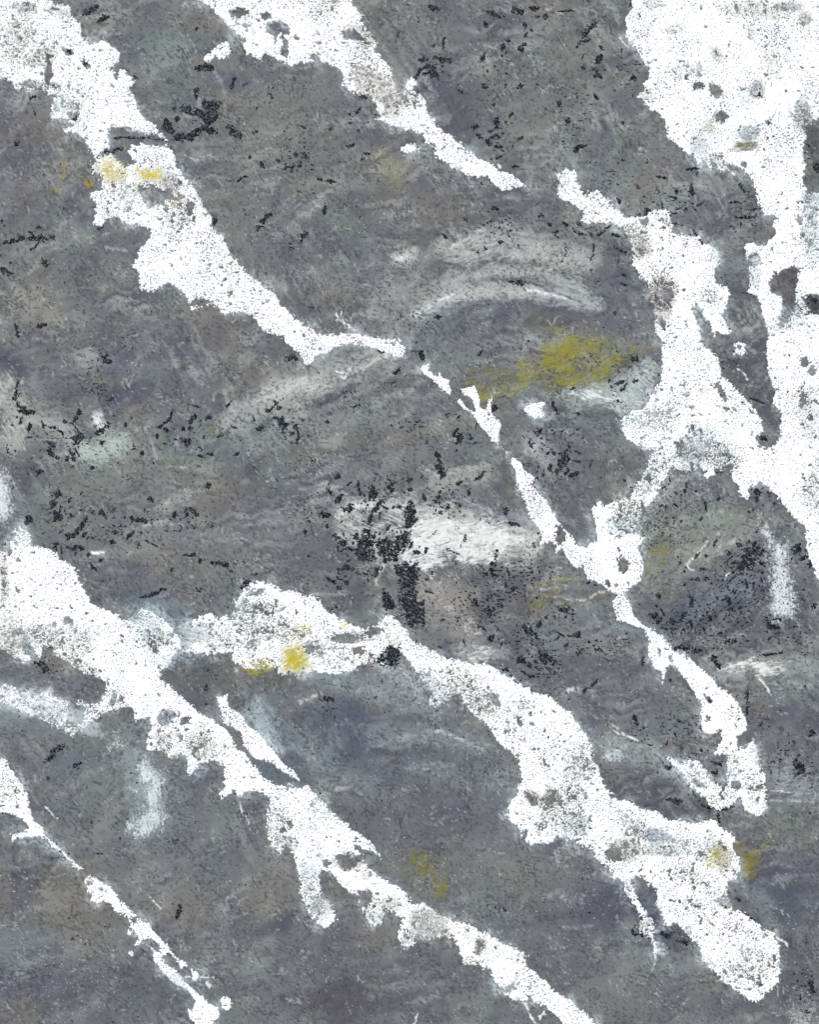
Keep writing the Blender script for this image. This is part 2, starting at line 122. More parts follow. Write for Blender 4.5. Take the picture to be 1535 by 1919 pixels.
# broad smears in the ground: points width streak angle colour alpha
SMEARS=[("850 470 920 445 1010 465 1100 490",70,5,(160,164,160),.5),("780 590 830 560 900 545 980 545 1060 558 1115 570",44,-5,(168,172,170),.55),("800 560 860 520 940 505 1020 515 1090 540",26,-5,(160,164,162),.45),("745 485 775 480",40,20,(180,182,178),.5),("720 540 760 560 820 540",70,-30,(136,140,138),.5),
("700 480 740 600",90,60,(128,132,132),.35),("430 790 520 740 600 715 720 665",70,-28,(150,154,150),.55),("480 830 580 800 700 770",60,-12,(128,134,132),.5),("500 740 560 715 600 730",40,-25,(162,165,160),.5),("0 720 30 760 20 830",60,70,(150,152,144),.6),
("60 790 110 800 150 840",60,10,(150,150,148),.55),("160 850 230 830",60,-10,(150,162,154),.6),("180 780 190 800",30,60,(190,194,190),.6),("230 890 280 820",60,60,(124,128,124),.4),("640 960 700 945 760 940",50,-15,(165,168,164),.6),("650 1000 700 1010 750 1060",60,30,(170,172,168),.5),
("780 990 850 985 920 1010 980 1010",110,-10,(178,182,178),.65),("820 900 900 890",60,-10,(150,150,146),.5),("860 930 920 960 1000 985",50,22,(120,122,130),.5),("1000 830 1020 860",50,-60,(150,154,152),.5),("1010 790 1100 800",50,10,(110,118,120),.4),
("1070 740 1150 735 1220 700",70,-15,(150,158,156),.55),("1200 700 1180 790",60,70,(150,158,158),.5),("790 1110 860 1130 870 1180",80,10,(140,134,128),.55),("870 1225 930 1225",50,-5,(150,154,152),.6),("1010 1190 1060 1200 1200 1180",70,-5,(116,122,128),.45),("1060 1150 1150 1140",50,-20,(110,120,126),.4),
("1220 1080 1300 1020 1380 1000",110,-45,(128,134,128),.5),("1300 1150 1400 1090",60,-40,(112,118,132),.45),("1190 1000 1300 960 1370 960",50,-8,(124,132,128),.5),("1340 1255 1420 1240 1520 1250",60,-4,(140,146,144),.55),("1420 1290 1530 1290",40,-3,(118,126,124),.4),("1450 1450 1530 1480",90,-3,(128,134,134),.5),
("560 1240 650 1280 760 1300 820 1320",70,5,(126,136,138),.5),("700 1380 800 1370 900 1400",60,-10,(124,132,134),.5),("780 1440 870 1460",50,5,(116,124,124),.4),("560 1380 620 1430",60,50,(116,128,132),.45),("480 1330 510 1400",60,60,(156,166,172),.5),("0 1310 100 1320 170 1360",60,15,(164,172,174),.55),
("250 1430 280 1480 270 1550",90,80,(128,140,144),.6),("620 1440 700 1470",50,-10,(118,128,128),.4),("1150 1400 1230 1420 1310 1470",60,20,(138,148,148),.5),("1180 1810 1290 1800",80,-5,(122,130,126),.45),("1380 1660 1440 1690 1440 1740",50,50,(122,130,130),.45),("110 960 230 900",80,-20,(116,120,116),.4),
("230 1000 420 1010",40,-3,(128,130,128),.4),("300 950 350 930",40,-20,(150,150,146),.4),("320 880 420 900",60,-5,(116,116,100),.35),("290 80 340 100",60,0,(120,130,126),.45),("1080 330 1170 350",60,20,(122,134,132),.4),("1240 360 1340 350",50,-5,(134,140,136),.4),("1160 390 1280 380",40,0,(122,132,128),.4),
("690 520 640 500",60,0,(112,116,118),.35),("900 620 840 660",60,-20,(112,114,118),.4),("560 960 480 1020",90,-30,(112,116,116),.35),("380 1060 480 1060",80,-10,(114,116,112),.4),("500 560 440 560",100,20,(106,104,102),.3),("370 1560 460 1560",110,-30,(112,118,118),.35),("760 1550 900 1600",90,0,(104,110,110),.3),
("900 1640 1060 1640",90,-5,(112,116,112),.4),("200 1720 120 1700",90,0,(114,110,102),.4),("1080 1830 1250 1880",120,10,(110,112,110),.35),("540 1880 660 1880",60,0,(92,88,92),.4),("1440 1560 1500 1580",80,0,(112,118,112),.4),("60 460 160 450",50,-3,(122,128,124),.45),("40 560 90 590",70,30,(134,132,120),.45),("20 640 80 680",60,-40,(116,118,112),.3),
("40 1690 20 1760",60,80,(110,114,118),.3),("900 300 1000 240",60,-20,(116,116,110),.35),("450 90 300 160",50,0,(110,114,110),.3),("1040 100 1130 90",70,10,(116,120,116),.4),("1230 270 1200 240",60,40,(118,116,112),.4),("560 180 470 260",110,-40,(114,116,110),.35)]

# black chips scattered among the marks: x y rx ry number
CHIPS=[(700,980,110,80,60),(660,1040,70,60,30),(780,1100,50,80,30),(850,930,90,50,24),(1050,830,90,60,26),(120,810,130,70,40),(110,980,90,60,26),(250,990,120,60,24),(380,820,90,50,20),(540,800,80,50,18),(930,260,60,60,16),(820,130,50,50,14),(930,60,90,40,14),(1110,120,60,80,14),(1090,430,100,60,22),(1270,390,100,60,26),(560,290,110,90,16),(370,200,70,60,12),(1000,1200,110,60,40),(930,1100,60,70,24),(1380,1060,90,50,40),(1290,1160,90,50,26),(1450,1180,60,60,16),(1280,1370,80,80,16),(1480,1440,50,60,14),(1180,720,60,70,16),(880,820,80,60,14),(60,480,70,60,8),(1170,520,50,80,8),(1290,950,80,50,14),(1420,930,40,40,10)]
WHITES = {'A': ('broad white paint streak running down from the upper left corner', 1.9, 4, 0.3, '-40 146 -40 -40 91 -40 91 0 112 8 130 10 133 27 140 35 141 31 150 47 154 68 161 76 172 83 182 78 195 76 208 86 224 96 224 115 215 122 203 130 215 135 229 125 242 138 253 156 240 167 255 188 260 208 276 227 289 234 302 250 315 263 315 276 328 289 333 310 349 336 370 359 380 385 396 406 398 430 414 440 422 458 432 477 445 493 469 516 495 535 518 555 526 571 547 589 567 608 586 618 596 627 614 628 630 626 648 624 669 626 692 631 718 634 750 636 759 652 755 670 739 670 726 662 703 653 679 647 651 644 625 654 609 662 591 667 580 686 573 683 560 662 541 647 521 628 495 622 484 605 469 592 455 585 432 587 422 592 409 576 396 571 375 578 357 584 352 565 347 555 336 540 313 528 297 542 281 550 263 542 260 514 247 496 258 483 260 466 281 448 281 430 266 422 242 422 221 409 201 409 188 427 174 422 177 406 182 383 167 370 169 359 188 357 193 336 182 310 177 297 167 281 156 260 146 250 125 250 117 240 138 237 122 221 99 224 94 208 99 188 91 177 76 167 57 169 29 167 26 159 16 151 0 146', '203 255 208 240 234 237 255 247 307 258 315 268 302 276 281 271 247 271 240 286 250 307 234 312 208 289 182 297 188 286 206 276|255 344 281 349 315 359 338 375 312 375 294 388 279 390 266 365|349 375 362 380 360 400 352 410|152 113 164 118 170 128 160 127|116 89 127 92 137 98 133 104 124 103|88 105 95 118 100 140 88 165 84 140|52 150 70 152 60 164 36 160|216 130 224 125 222 140 214 145|425 548 437 543 432 553|128 214 142 212 145 228 132 226|205 340 214 343 210 352|238 388 246 385 244 398 236 396|365 560 400 563 385 575 352 572'), 'B': ('white paint streak tapering to a point at the upper centre', 1.56, 5, 0.22, '375 -40 349 0 360 -5 380 5 401 18 409 31 427 47 442 62 458 75 458 99 479 107 489 115 492 99 505 104 526 115 547 125 562 118 583 116 604 118 625 125 640 135 648 146 640 161 661 174 682 177 692 180 705 198 713 219 703 224 716 228 729 234 752 240 776 247 794 253 796 268 815 273 815 292 833 305 843 312 864 320 875 331 898 333 914 331 927 346 946 361 968 352 986 350 976 339 958 326 940 322 927 310 901 299 890 289 875 279 856 263 836 250 820 237 809 219 799 203 799 188 791 177 776 169 783 156 773 148 763 154 752 169 739 154 732 128 716 107 703 96 708 81 695 60 682 49 680 29 666 16 661 3 661 -40', '497 45 510 40 525 39 540 48 545 57 540 64 525 62 515 68 500 62|529 72 540 75 541 100 534 110 528 98|448 47 458 43 469 47 460 53|430 20 450 16 466 20 460 28 444 34 432 30|490 28 500 22 511 28 506 35 492 34|578 106 588 102 598 106 596 114 586 112|640 60 660 56 678 66 682 76 665 75 645 70'), 'C': ('largest white paint mass filling the upper right corner', 1.62, 4, 0.16, '1186 -40 1186 18 1174 31 1174 73 1177 81 1192 90 1198 102 1211 120 1216 130 1216 148 1204 156 1211 167 1194 180 1208 190 1216 206 1234 211 1250 234 1252 260 1273 273 1291 289 1302 292 1315 315 1317 297 1336 320 1333 299 1354 326 1362 307 1377 310 1395 320 1411 341 1419 365 1419 378 1427 391 1434 406 1440 424 1455 427 1453 440 1432 464 1412 455 1396 458 1401 484 1406 501 1406 540 1398 546 1421 555 1429 582 1440 621 1437 667 1442 707 1453 733 1450 756 1463 774 1465 811 1450 837 1428 842 1420 880 1442 912 1461 936 1476 957 1495 976 1510 986 1515 1038 1528 1075 1535 1088 1580 1120 1580 -40', '1510 237 1535 222 1590 220 1590 365 1515 360 1505 340 1512 310 1505 285 1512 260|1443 530 1455 512 1475 505 1488 498 1500 505 1494 530 1490 548 1495 580 1480 592 1470 612 1462 600 1468 580 1468 555 1446 550|1505 560 1520 552 1590 545 1590 595 1525 590|1502 672 1512 668 1519 680 1514 690 1503 687|1516 690 1526 685 1532 694 1524 704 1515 700|1502 745 1510 738 1511 755 1503 758|1392 304 1400 304 1400 312 1392 312|1434 405 1446 402 1458 408 1450 420 1440 424|1490 408 1500 404 1506 414 1498 420|1298 158 1316 154 1320 162 1302 168|1332 158 1350 162 1357 175 1345 184 1334 172|1340 215 1352 208 1366 215 1360 228 1346 226|1433 228 1440 224 1448 232 1441 236|1425 400 1440 405 1452 422 1440 428 1430 420|1450 438 1440 452 1430 450'), 'D': ('white paint streak below the upper right mass, running down to the right edge of centre', 1.72, 5, 0.22, '1184 469 1182 448 1164 427 1145 417 1130 419 1101 419 1087 411 1096 404 1085 388 1065 378 1045 367 1049 341 1044 326 1049 323 1065 316 1080 320 1085 346 1096 365 1119 357 1145 375 1161 398 1174 406 1200 409 1224 396 1247 393 1257 401 1260 417 1265 438 1291 443 1315 443 1315 458 1328 458 1349 469 1349 498 1341 506 1341 532 1359 535 1372 550 1364 569 1354 592 1359 602 1375 623 1364 628 1343 621 1341 634 1333 613 1317 582 1307 569 1299 587 1310 610 1315 636 1325 652 1346 667 1349 686 1359 707 1380 727 1395 743 1411 761 1429 787 1432 808 1416 821 1424 835 1440 845 1450 880 1442 912 1429 907 1408 912 1403 936 1388 933 1385 910 1375 902 1364 878 1341 881 1341 891 1328 897 1312 878 1286 886 1263 876 1247 897 1236 920 1222 945 1205 960 1200 990 1190 1012 1160 1025 1135 1012 1117 980 1109 954 1122 938 1135 949 1151 936 1182 936 1190 912 1205 894 1213 865 1224 845 1203 837 1182 829 1164 808 1166 785 1187 769 1211 764 1221 740 1239 714 1242 696 1242 639 1229 626 1226 569 1218 558 1213 529 1200 519 1187 495', '1340 718 1352 720 1362 742 1363 756 1350 742|1265 830 1278 828 1288 834 1284 842 1268 838|1293 800 1304 796 1302 806 1294 812|1376 766 1380 769 1379 772|1246 548 1258 540 1264 556 1255 572 1246 566|1238 595 1250 605 1248 620 1240 618|1200 415 1213 408 1220 416 1208 424'), 'E': ('thin winding white paint streak descending through the right centre', 1.78, 2.5, 0.1, '1117 980 1122 983 1135 1002 1155 1010 1190 1000 1210 1007 1197 1028 1209 1059 1203 1088 1182 1103 1171 1116 1184 1132 1190 1153 1205 1171 1224 1181 1239 1189 1252 1207 1270 1223 1291 1231 1312 1249 1336 1272 1354 1291 1375 1304 1385 1319 1401 1356 1401 1369 1382 1382 1382 1400 1398 1405 1412 1384 1419 1403 1424 1429 1437 1459 1438 1488 1437 1516 1424 1532 1395 1519 1390 1495 1364 1477 1362 1444 1364 1418 1338 1413 1354 1387 1351 1366 1343 1374 1325 1377 1315 1366 1315 1319 1302 1296 1289 1278 1276 1262 1263 1244 1250 1252 1247 1272 1239 1288 1242 1259 1226 1252 1216 1225 1218 1205 1208 1179 1195 1176 1174 1168 1158 1163 1151 1147 1148 1127 1158 1116 1143 1108 1124 1093 1101 1085 1093 1059 1083 1067 1065 1048 1054 1028 1044 1038 1042 1022 1033 1016 1013 1022 1016 1007 1010 991 992 970 987 949 976 923 967 902 968 886 958 868 959 859 968 860 979 868 981 881 992 886 1003 897 997 910 1010 923 1023 936 1036 957 1049 981 1072 1004 1083 1022 1101 1028 1106 1017 1120 1016', '1043 984 1050 983 1058 996 1061 1012 1054 1024 1044 1018 1042 1002|1158 1050 1166 1042 1178 1054 1178 1068 1168 1075 1162 1070|1135 1088 1141 1086 1146 1098 1140 1101|1151 1095 1158 1093 1161 1098 1155 1103|1153 1015 1158 1020 1163 1034 1157 1028|1254 1230 1261 1230 1262 1237 1256 1236|1322 1300 1330 1308 1337 1316 1332 1319 1322 1308|1323 1343 1329 1342 1330 1350 1324 1352|1236 1213 1241 1222 1239 1232 1235 1222|1371 1468 1384 1462 1390 1470 1385 1480 1372 1478|1418 1472 1428 1470 1432 1477 1420 1478|1384 1442 1392 1443 1388 1450|1396 1382 1388 1390 1385 1398 1392 1404 1402 1396'), 'F': ('long white paint streak from the left edge down to the bottom centre', 1.84, 5, 0.18, '-40 1035 0 1035 21 1035 18 1022 26 1009 23 991 39 982 52 999 68 1022 94 1030 112 1046 135 1059 145 1072 148 1090 161 1108 167 1127 188 1140 216 1148 227 1160 247 1158 266 1142 286 1148 312 1166 338 1194 340 1215 328 1226 318 1246 302 1259 302 1272 320 1286 338 1304 365 1327 375 1338 393 1345 416 1361 429 1374 442 1403 458 1410 469 1429 484 1444 497 1460 515 1470 541 1475 562 1480 573 1472 588 1485 604 1498 622 1522 640 1537 661 1553 687 1571 702 1588 718 1610 692 1594 675 1590 682 1613 692 1628 716 1647 745 1660 758 1670 773 1693 796 1693 812 1704 830 1717 851 1727 880 1730 906 1748 927 1756 940 1770 955 1771 976 1784 987 1782 987 1805 1007 1826 1023 1837 1046 1862 1067 1873 1093 1894 1117 1919 1140 1960 1080 1960 1054 1919 1046 1907 1020 1886 994 1873 981 1878 958 1873 942 1860 929 1842 921 1818 914 1816 895 1808 867 1808 862 1785 851 1758 833 1758 809 1758 794 1761 781 1748 776 1774 760 1782 745 1758 755 1720 726 1709 713 1732 692 1735 680 1709 674 1691 669 1678 653 1672 635 1654 625 1639 604 1628 599 1636 604 1680 622 1693 630 1722 614 1740 596 1732 575 1706 562 1670 560 1636 552 1607 536 1581 526 1600 513 1592 502 1571 497 1545 505 1514 505 1495 484 1482 458 1485 453 1495 440 1480 419 1498 411 1495 419 1472 422 1438 406 1425 390 1428 375 1432 359 1455 348 1450 354 1423 341 1413 318 1421 302 1408 276 1408 273 1387 284 1369 281 1345 263 1348 250 1351 250 1330 240 1325 214 1332 193 1338 182 1330 193 1306 198 1291 201 1280 182 1270 156 1259 138 1252 128 1240 104 1231 96 1213 81 1213 73 1236 45 1240 26 1233 5 1218 -40 1215', '205 1322 208 1308 214 1296 218 1294 219 1308 214 1320|294 1345 302 1335 318 1331 331 1337 326 1350 318 1358 305 1362 296 1356|336 1350 345 1342 358 1345 350 1356 338 1358|114 1163 125 1156 134 1160 136 1173 126 1170|24 1181 38 1178 46 1186 34 1192 24 1190|40 1208 56 1208 68 1228 76 1237 60 1236 48 1224|670 1672 688 1669 697 1672 697 1690 688 1702 674 1698 672 1684|630 1605 645 1602 664 1607 680 1600 672 1620 658 1630 645 1632 634 1618|538 1538 545 1536 550 1548 543 1556|28 1100 34 1100 34 1110 28 1108|285 1211 292 1209 295 1220 288 1222|604 1612 616 1612 622 1620 608 1626|664 1566 672 1570 674 1574 665 1572|662 1583 672 1585 678 1595 668 1594|895 1760 906 1768 898 1788 892 1790|942 1855 955 1848 966 1838 960 1858 945 1860'), 'G': ('widest lower white paint streak, ending in a rounded tongue at the lower right', 1.9, 6, 0.24, '380 1153 396 1151 410 1160 418 1157 432 1153 448 1142 436 1129 450 1116 458 1106 470 1094 489 1088 510 1095 526 1106 549 1105 568 1114 588 1116 600 1127 601 1140 622 1147 638 1160 656 1168 682 1179 700 1176 718 1160 729 1150 745 1163 760 1181 771 1200 794 1210 822 1226 846 1236 877 1241 916 1246 942 1262 971 1278 1000 1296 1023 1301 1046 1317 1070 1335 1080 1356 1096 1371 1114 1403 1114 1426 1119 1433 1132 1467 1148 1488 1151 1495 1179 1501 1197 1514 1231 1519 1250 1535 1281 1537 1304 1545 1328 1535 1341 1537 1354 1550 1369 1561 1380 1574 1375 1587 1388 1607 1390 1628 1380 1647 1364 1654 1364 1678 1372 1693 1374 1706 1385 1706 1406 1717 1424 1735 1450 1751 1461 1766 1461 1795 1464 1826 1458 1847 1437 1860 1424 1878 1408 1876 1385 1860 1362 1842 1333 1816 1315 1792 1309 1772 1286 1751 1273 1730 1247 1735 1244 1717 1231 1686 1231 1670 1213 1654 1192 1641 1184 1649 1190 1668 1203 1701 1213 1706 1216 1719 1231 1730 1227 1753 1232 1775 1238 1785 1231 1790 1222 1762 1200 1751 1198 1735 1200 1712 1179 1683 1166 1652 1148 1647 1145 1634 1117 1607 1112 1592 1093 1587 1080 1581 1091 1571 1067 1574 1046 1568 1036 1576 1015 1583 994 1583 979 1566 968 1545 953 1540 953 1514 968 1488 976 1472 976 1441 968 1418 950 1403 937 1395 927 1377 911 1353 895 1348 869 1317 864 1301 846 1304 828 1319 817 1327 802 1319 812 1296 794 1275 770 1246 755 1223 740 1235 720 1250 703 1241 679 1249 653 1262 630 1265 609 1262 588 1259 560 1267 536 1257 518 1252 497 1257 458 1254 437 1236 432 1223 411 1226 380 1226 365 1226 346 1220 375 1200 385 1189 359 1176 354 1166', '731 1209 747 1215 750 1238 738 1248 722 1243 706 1239 715 1226|617 1197 630 1190 650 1189 684 1196 668 1202 652 1207 630 1203|660 1218 672 1214 688 1220 680 1227 664 1226|917 1304 924 1298 936 1302 936 1324 926 1322 918 1312|968 1342 973 1340 975 1352 982 1358 976 1362 968 1352|950 1352 957 1358 954 1362|952 1366 955 1378 950 1376|984 1482 992 1484 1008 1500 1010 1510 996 1510 990 1496|1024 1494 1034 1486 1044 1484 1042 1500 1028 1512 1022 1508|978 1560 988 1556 990 1566 980 1568|1136 1596 1146 1588 1160 1590 1168 1600 1160 1612 1144 1612 1134 1606|464 1110 480 1106 498 1104 496 1112 478 1116 464 1118|472 1137 496 1138 494 1144 474 1142|570 1210 582 1206 592 1212 588 1224 574 1222|700 1176 712 1178 708 1190 692 1194 684 1184|465 1202 474 1202 475 1212 466 1214|1019 1420 1023 1428 1028 1437 1021 1434|1096 1489 1102 1486 1104 1494 1098 1496|1418 1842 1425 1838 1432 1846 1424 1850|1068 1490 1078 1488 1080 1496 1070 1498|1008 1546 1018 1544 1018 1552 1010 1552'), 'H': ('narrow white paint wedge at the left edge near the bottom', 1.5, 2.5, 0.2, '-40 1415 0 1420 13 1421 16 1438 36 1462 52 1490 55 1516 65 1542 81 1550 86 1568 104 1581 122 1600 141 1615 156 1628 146 1631 130 1615 112 1594 96 1589 91 1576 68 1568 39 1571 21 1576 18 1563 39 1561 55 1548 39 1535 16 1524 0 1522 -40 1520', ''), 'I': ('thin branching white paint streak running off the bottom left edge', 1.55, 2.2, 0.03, '167 1639 188 1652 208 1662 221 1683 242 1701 260 1722 279 1730 289 1748 312 1769 328 1792 349 1803 352 1811 338 1818 333 1805 318 1787 305 1792 310 1805 328 1816 346 1839 365 1857 391 1878 400 1884 409 1889 411 1904 401 1919 400 1960 370 1960 365 1915 354 1910 352 1889 362 1894 365 1876 352 1855 323 1842 310 1826 286 1798 289 1785 284 1777 299 1785 299 1772 286 1759 268 1761 260 1774 250 1772 258 1759 250 1743 245 1753 238 1753 240 1738 245 1732 232 1714 245 1722 214 1709 208 1696 195 1688 182 1693 169 1688 172 1673 161 1675 164 1660 159 1654 161 1644', '164 1650 173 1650 172 1658 166 1660|184 1665 190 1662 196 1668 190 1672|241 1738 247 1738 244 1748|246 1718 254 1722 256 1730 249 1730'), 'J': ('thin white paint streak beside the blue wash at left of centre', 1.45, 2.5, 0.1, '405 1301 416 1306 429 1299 426 1310 429 1325 440 1332 453 1338 461 1356 489 1377 508 1400 526 1424 557 1452 562 1464 557 1462 526 1443 505 1428 479 1423 456 1398 450 1371 433 1362 419 1353 411 1325', ''), 'K': ('short white paint dash at the centre', 1.4, 2, 0.02, '791 686 804 684 806 694 812 702 820 706 823 696 828 704 843 714 846 730 843 742 833 734 823 725 809 712 800 706 791 696', ''), 'L': ('forked white paint drip below the yellow patch at the centre', 1.42, 2.2, 0.08, '864 730 876 726 890 722 898 740 901 764 911 769 916 746 922 744 924 748 921 774 930 782 940 792 938 810 937 821 933 832 921 826 911 812 901 798 890 784 882 774 869 766 861 757 858 752 862 747 867 752 872 762 884 768 893 772 888 760 885 746 872 742', ''), 'M': ('small white paint splash above the middle left dark ground', 1.2, 4, 0.12, '383 113 383 103 400 93 412 83 428 76 432 85 430 105 418 110 405 108 392 116', ''), 'N': ('small white paint island left of the tapering upper streak', 1.25, 3, 0.1, '748 281 757 272 775 268 785 280 772 286 765 290 757 287', ''), 'O': ('white paint patch in the upper middle of the lower right corner', 1.3, 5, 0.3, '1245 1420 1256 1418 1275 1432 1290 1425 1310 1424 1325 1440 1332 1465 1345 1470 1360 1475 1390 1490 1372 1512 1350 1520 1330 1510 1320 1495 1300 1480 1290 1465 1275 1445', '1297 1462 1305 1458 1318 1468 1324 1476 1308 1474'), 'P': ('small triangular white paint patch right of the forked drip', 1.3, 2, 0.06, '981 761 995 756 1023 753 1020 761 1015 766 1023 780 1018 783 1002 785 990 780 986 772', ''), 'Q': ('pale tail of white paint curling under the left white mass', 1.2, 6, 0.74, '-40 1285 20 1285 60 1300 90 1295 110 1310 140 1310 165 1320 185 1318 195 1328 193 1338 172 1356 151 1371 133 1379 112 1369 96 1358 70 1345 45 1340 20 1325 0 1318 -40 1320', '126 1326 136 1314 148 1322 158 1332 160 1345 146 1358 130 1360 122 1350 128 1340'), 'R': ('round white paint drop beside the bottom left streak', 1.3, 1.5, 0.05, '413 1872 419 1866 428 1867 435 1880 434 1888 427 1894 416 1890', ''), 'S': ('small white paint drop hanging off the bottom left streak', 1.3, 1.2, 0.0, '358 1815 370 1822 374 1830 368 1838 361 1838 360 1828', ''), 'T': ('white paint island between the two lower dark channels', 1.3, 2, 0.3, '1374 645 1385 640 1401 645 1396 650 1399 660 1392 668 1378 661 1380 652', '1381 650 1390 647 1392 655 1384 656')}
PALES = [('misty white link between the left white mass and the widest streak', 0.8, 0, (215, 222, 224), '325 1165 350 1160 375 1160 400 1185 395 1215 370 1228 340 1225 330 1200'), ('broken white scuff beside the lower left white tail', 0.6, 0, (205, 214, 218), '60 1280 100 1290 130 1300 120 1330 80 1340 50 1320'), ('streaky white dry brushed patch at the centre right of the black marks', 0.88, -12, (225, 228, 226), '745 1045 776 976 812 968 864 973 906 970 955 989 989 1002 992 1020 968 1020 942 1033 927 1059 890 1056 864 1064 825 1064 794 1075 778 1064'), ('pale dry brushed patch among the central black marks', 0.55, 20, (205, 210, 208), '612 985 640 962 672 950 700 946 730 935 760 930 770 950 765 985 755 1000 735 985 712 1005 690 1000 670 1010 648 1000 630 1010'), ('white brushed patch under the large yellow patch', 0.85, 15, (222, 228, 226), '1065 740 1100 730 1130 722 1143 738 1160 743 1190 735 1215 720 1225 740 1200 760 1170 770 1150 752 1125 759 1090 750'), ('pale brushed patch between the yellow patch and the white mass', 0.6, 40, (200, 206, 204), '1130 760 1170 735 1200 690 1212 670 1232 680 1238 720 1220 745 1190 770 1160 785 1140 780'), ('horizontal white brush stroke at the right edge', 0.95, -5, (228, 230, 226), '1356 1258 1359 1253 1380 1241 1409 1231 1421 1239 1450 1240 1481 1239 1476 1252 1442 1265 1424 1270 1409 1260 1401 1249 1380 1254'), ('misty vertical white patch near the right edge', 0.85, 88, (225, 232, 236), '1432 965 1440 975 1450 1012 1462 1020 1478 1015 1480 1060 1490 1110 1495 1150 1470 1165 1448 1160 1442 1120 1446 1070 1440 1020 1430 985'), ('misty white patch below the left white mass', 0.78, 80, (222, 230, 232), '262 1425 276 1420 288 1432 304 1448 306 1480 300 1510 318 1530 305 1545 285 1560 262 1570 232 1558 240 1545 262 1530 268 1500 258 1470'), ('soft white patch on the left edge', 0.85, 85, (225, 230, 234), '-30 870 0 876 12 890 18 905 21 923 22 950 24 965 10 975 -30 975'), ('long pale brush stroke above the central arc', 0.5, -18, (190, 194, 192), '840 465 865 450 905 436 925 445 960 460 1000 462 1050 470 1100 478 1105 500 1060 520 1000 510 940 500 880 508 850 490'), ('pale arched brush stroke above the yellow patch', 0.3, -8, (200, 204, 204), '775 585 800 570 840 552 890 538 940 540 990 545 1040 552 1085 562 1110 572 1060 574 1000 566 940 560 880 568 840 585 800 590'), ('pale scratched patch right of the arched stroke', 0.55, 30, (180, 190, 188), '1028 512 1060 512 1100 520 1122 535 1118 556 1090 562 1060 550 1035 535'), ('greyish white dry patch below the central white patch', 0.5, -5, (205, 205, 202), '820 1132 850 1128 866 1145 872 1152 850 1158 828 1150'), ('small speckled white patch below the centre', 0.6, 0, (205, 208, 206), '862 1172 885 1158 890 1170 895 1185 880 1190 866 1182'), ('streaked white patch resting on the lower white streak', 0.7, -8, (215, 218, 216), '860 1222 890 1214 915 1204 925 1215 935 1238 915 1242 885 1238'), ('soft white blot right of the widest lower streak', 0.72, 0, (215, 226, 230), '1132 1408 1150 1400 1168 1402 1175 1415 1165 1430 1145 1430 1130 1424'), ('small frosty white blot between the two lower streaks', 0.7, 0, (205, 215, 216), '1312 1408 1322 1400 1336 1402 1338 1416 1328 1424 1316 1420'), ('small round white blot below the left white mass', 0.75, 0, (215, 222, 224), '201 1392 208 1380 222 1378 232 1388 230 1400 218 1406 204 1404'), ('pale green plaster-like patch among the left black marks', 0.6, 10, (175, 188, 180), '160 835 185 815 215 812 228 825 225 850 210 868 185 876 160 870 152 858'), ('pale dry patch at the left edge above the black marks', 0.6, 60, (185, 188, 182), '-20 710 10 700 30 690 33 720 20 750 35 800 55 790 60 830 35 850 20 830 -20 845'), ('warm grey scumble over the upper tapering streak', 0.75, 40, (172, 168, 162), '655 120 680 105 702 100 730 120 752 160 775 200 770 215 745 205 715 200 695 182 660 172 648 150'), ('olive tinted white strokes right of the winding streak', 0.5, -45, (190, 192, 180), '1290 1050 1310 1030 1335 1010 1325 990 1345 995 1370 1000 1385 1015 1370 1035 1340 1045 1320 1060 1300 1062'), ('horizontal pale strokes at the right edge below the winding streak', 0.42, -3, (175, 180, 180), '1445 1440 1480 1436 1500 1450 1535 1455 1560 1480 1535 1510 1480 1520 1450 1510 1446 1470'), ('pale brushed patch below the bent upper left streak', 0.42, -28, (168, 172, 168), '490 760 530 720 560 700 590 715 640 700 660 680 690 665 720 670 700 690 660 715 620 745 560 780 520 790'), ('diagonal pale streak left of the winding streak', 0.5, 35, (195, 200, 200), '1095 1312 1125 1335 1160 1355 1190 1380 1230 1410 1260 1420 1240 1425 1200 1395 1150 1365 1110 1335'), ('bright speckled patch in the bottom right corner', 0.55, 10, (210, 210, 208), '1472 1878 1490 1872 1496 1895 1515 1880 1535 1890 1535 1940 1478 1940'), ('frosty patch below the middle of the lower streak', 0.55, 0, (195, 205, 206), '715 1240 755 1228 790 1262 805 1290 800 1310 790 1325 770 1310 760 1290 735 1280 710 1265'), ('pale cluster of curling strokes below the yellow and white streak', 0.5, -40, (190, 192, 190), '545 1320 565 1300 590 1290 610 1282 605 1300 585 1318 560 1328 546 1328'), ('frosty drip under the lower streak', 0.6, 65, (205, 215, 218), '1060 1575 1066 1590 1062 1605 1054 1618 1042 1625 1040 1608 1052 1596'), ('white frosty patch under the right mass', 0.55, 60, (205, 212, 214), '1205 950 1222 925 1240 905 1262 890 1290 895 1320 900 1330 915 1335 940 1330 955 1322 920 1300 905 1270 920 1240 950 1220 980 1200 1000'), ('pale blue mist beside the left white mass', 0.5, 30, (170, 188, 198), '200 1115 225 1130 270 1125 300 1140 330 1165 350 1195 340 1205 310 1180 270 1165 230 1165 210 1148'), ('frosty blue patch beside the thin streak', 0.45, 60, (150, 170, 184), '470 1330 495 1300 500 1330 510 1370 515 1400 490 1385 470 1360'), ('pale mottled patch by the upper centre pale strokes', 0.55, 20, (200, 200, 198), '735 488 745 470 765 472 770 485 760 500 742 500')]
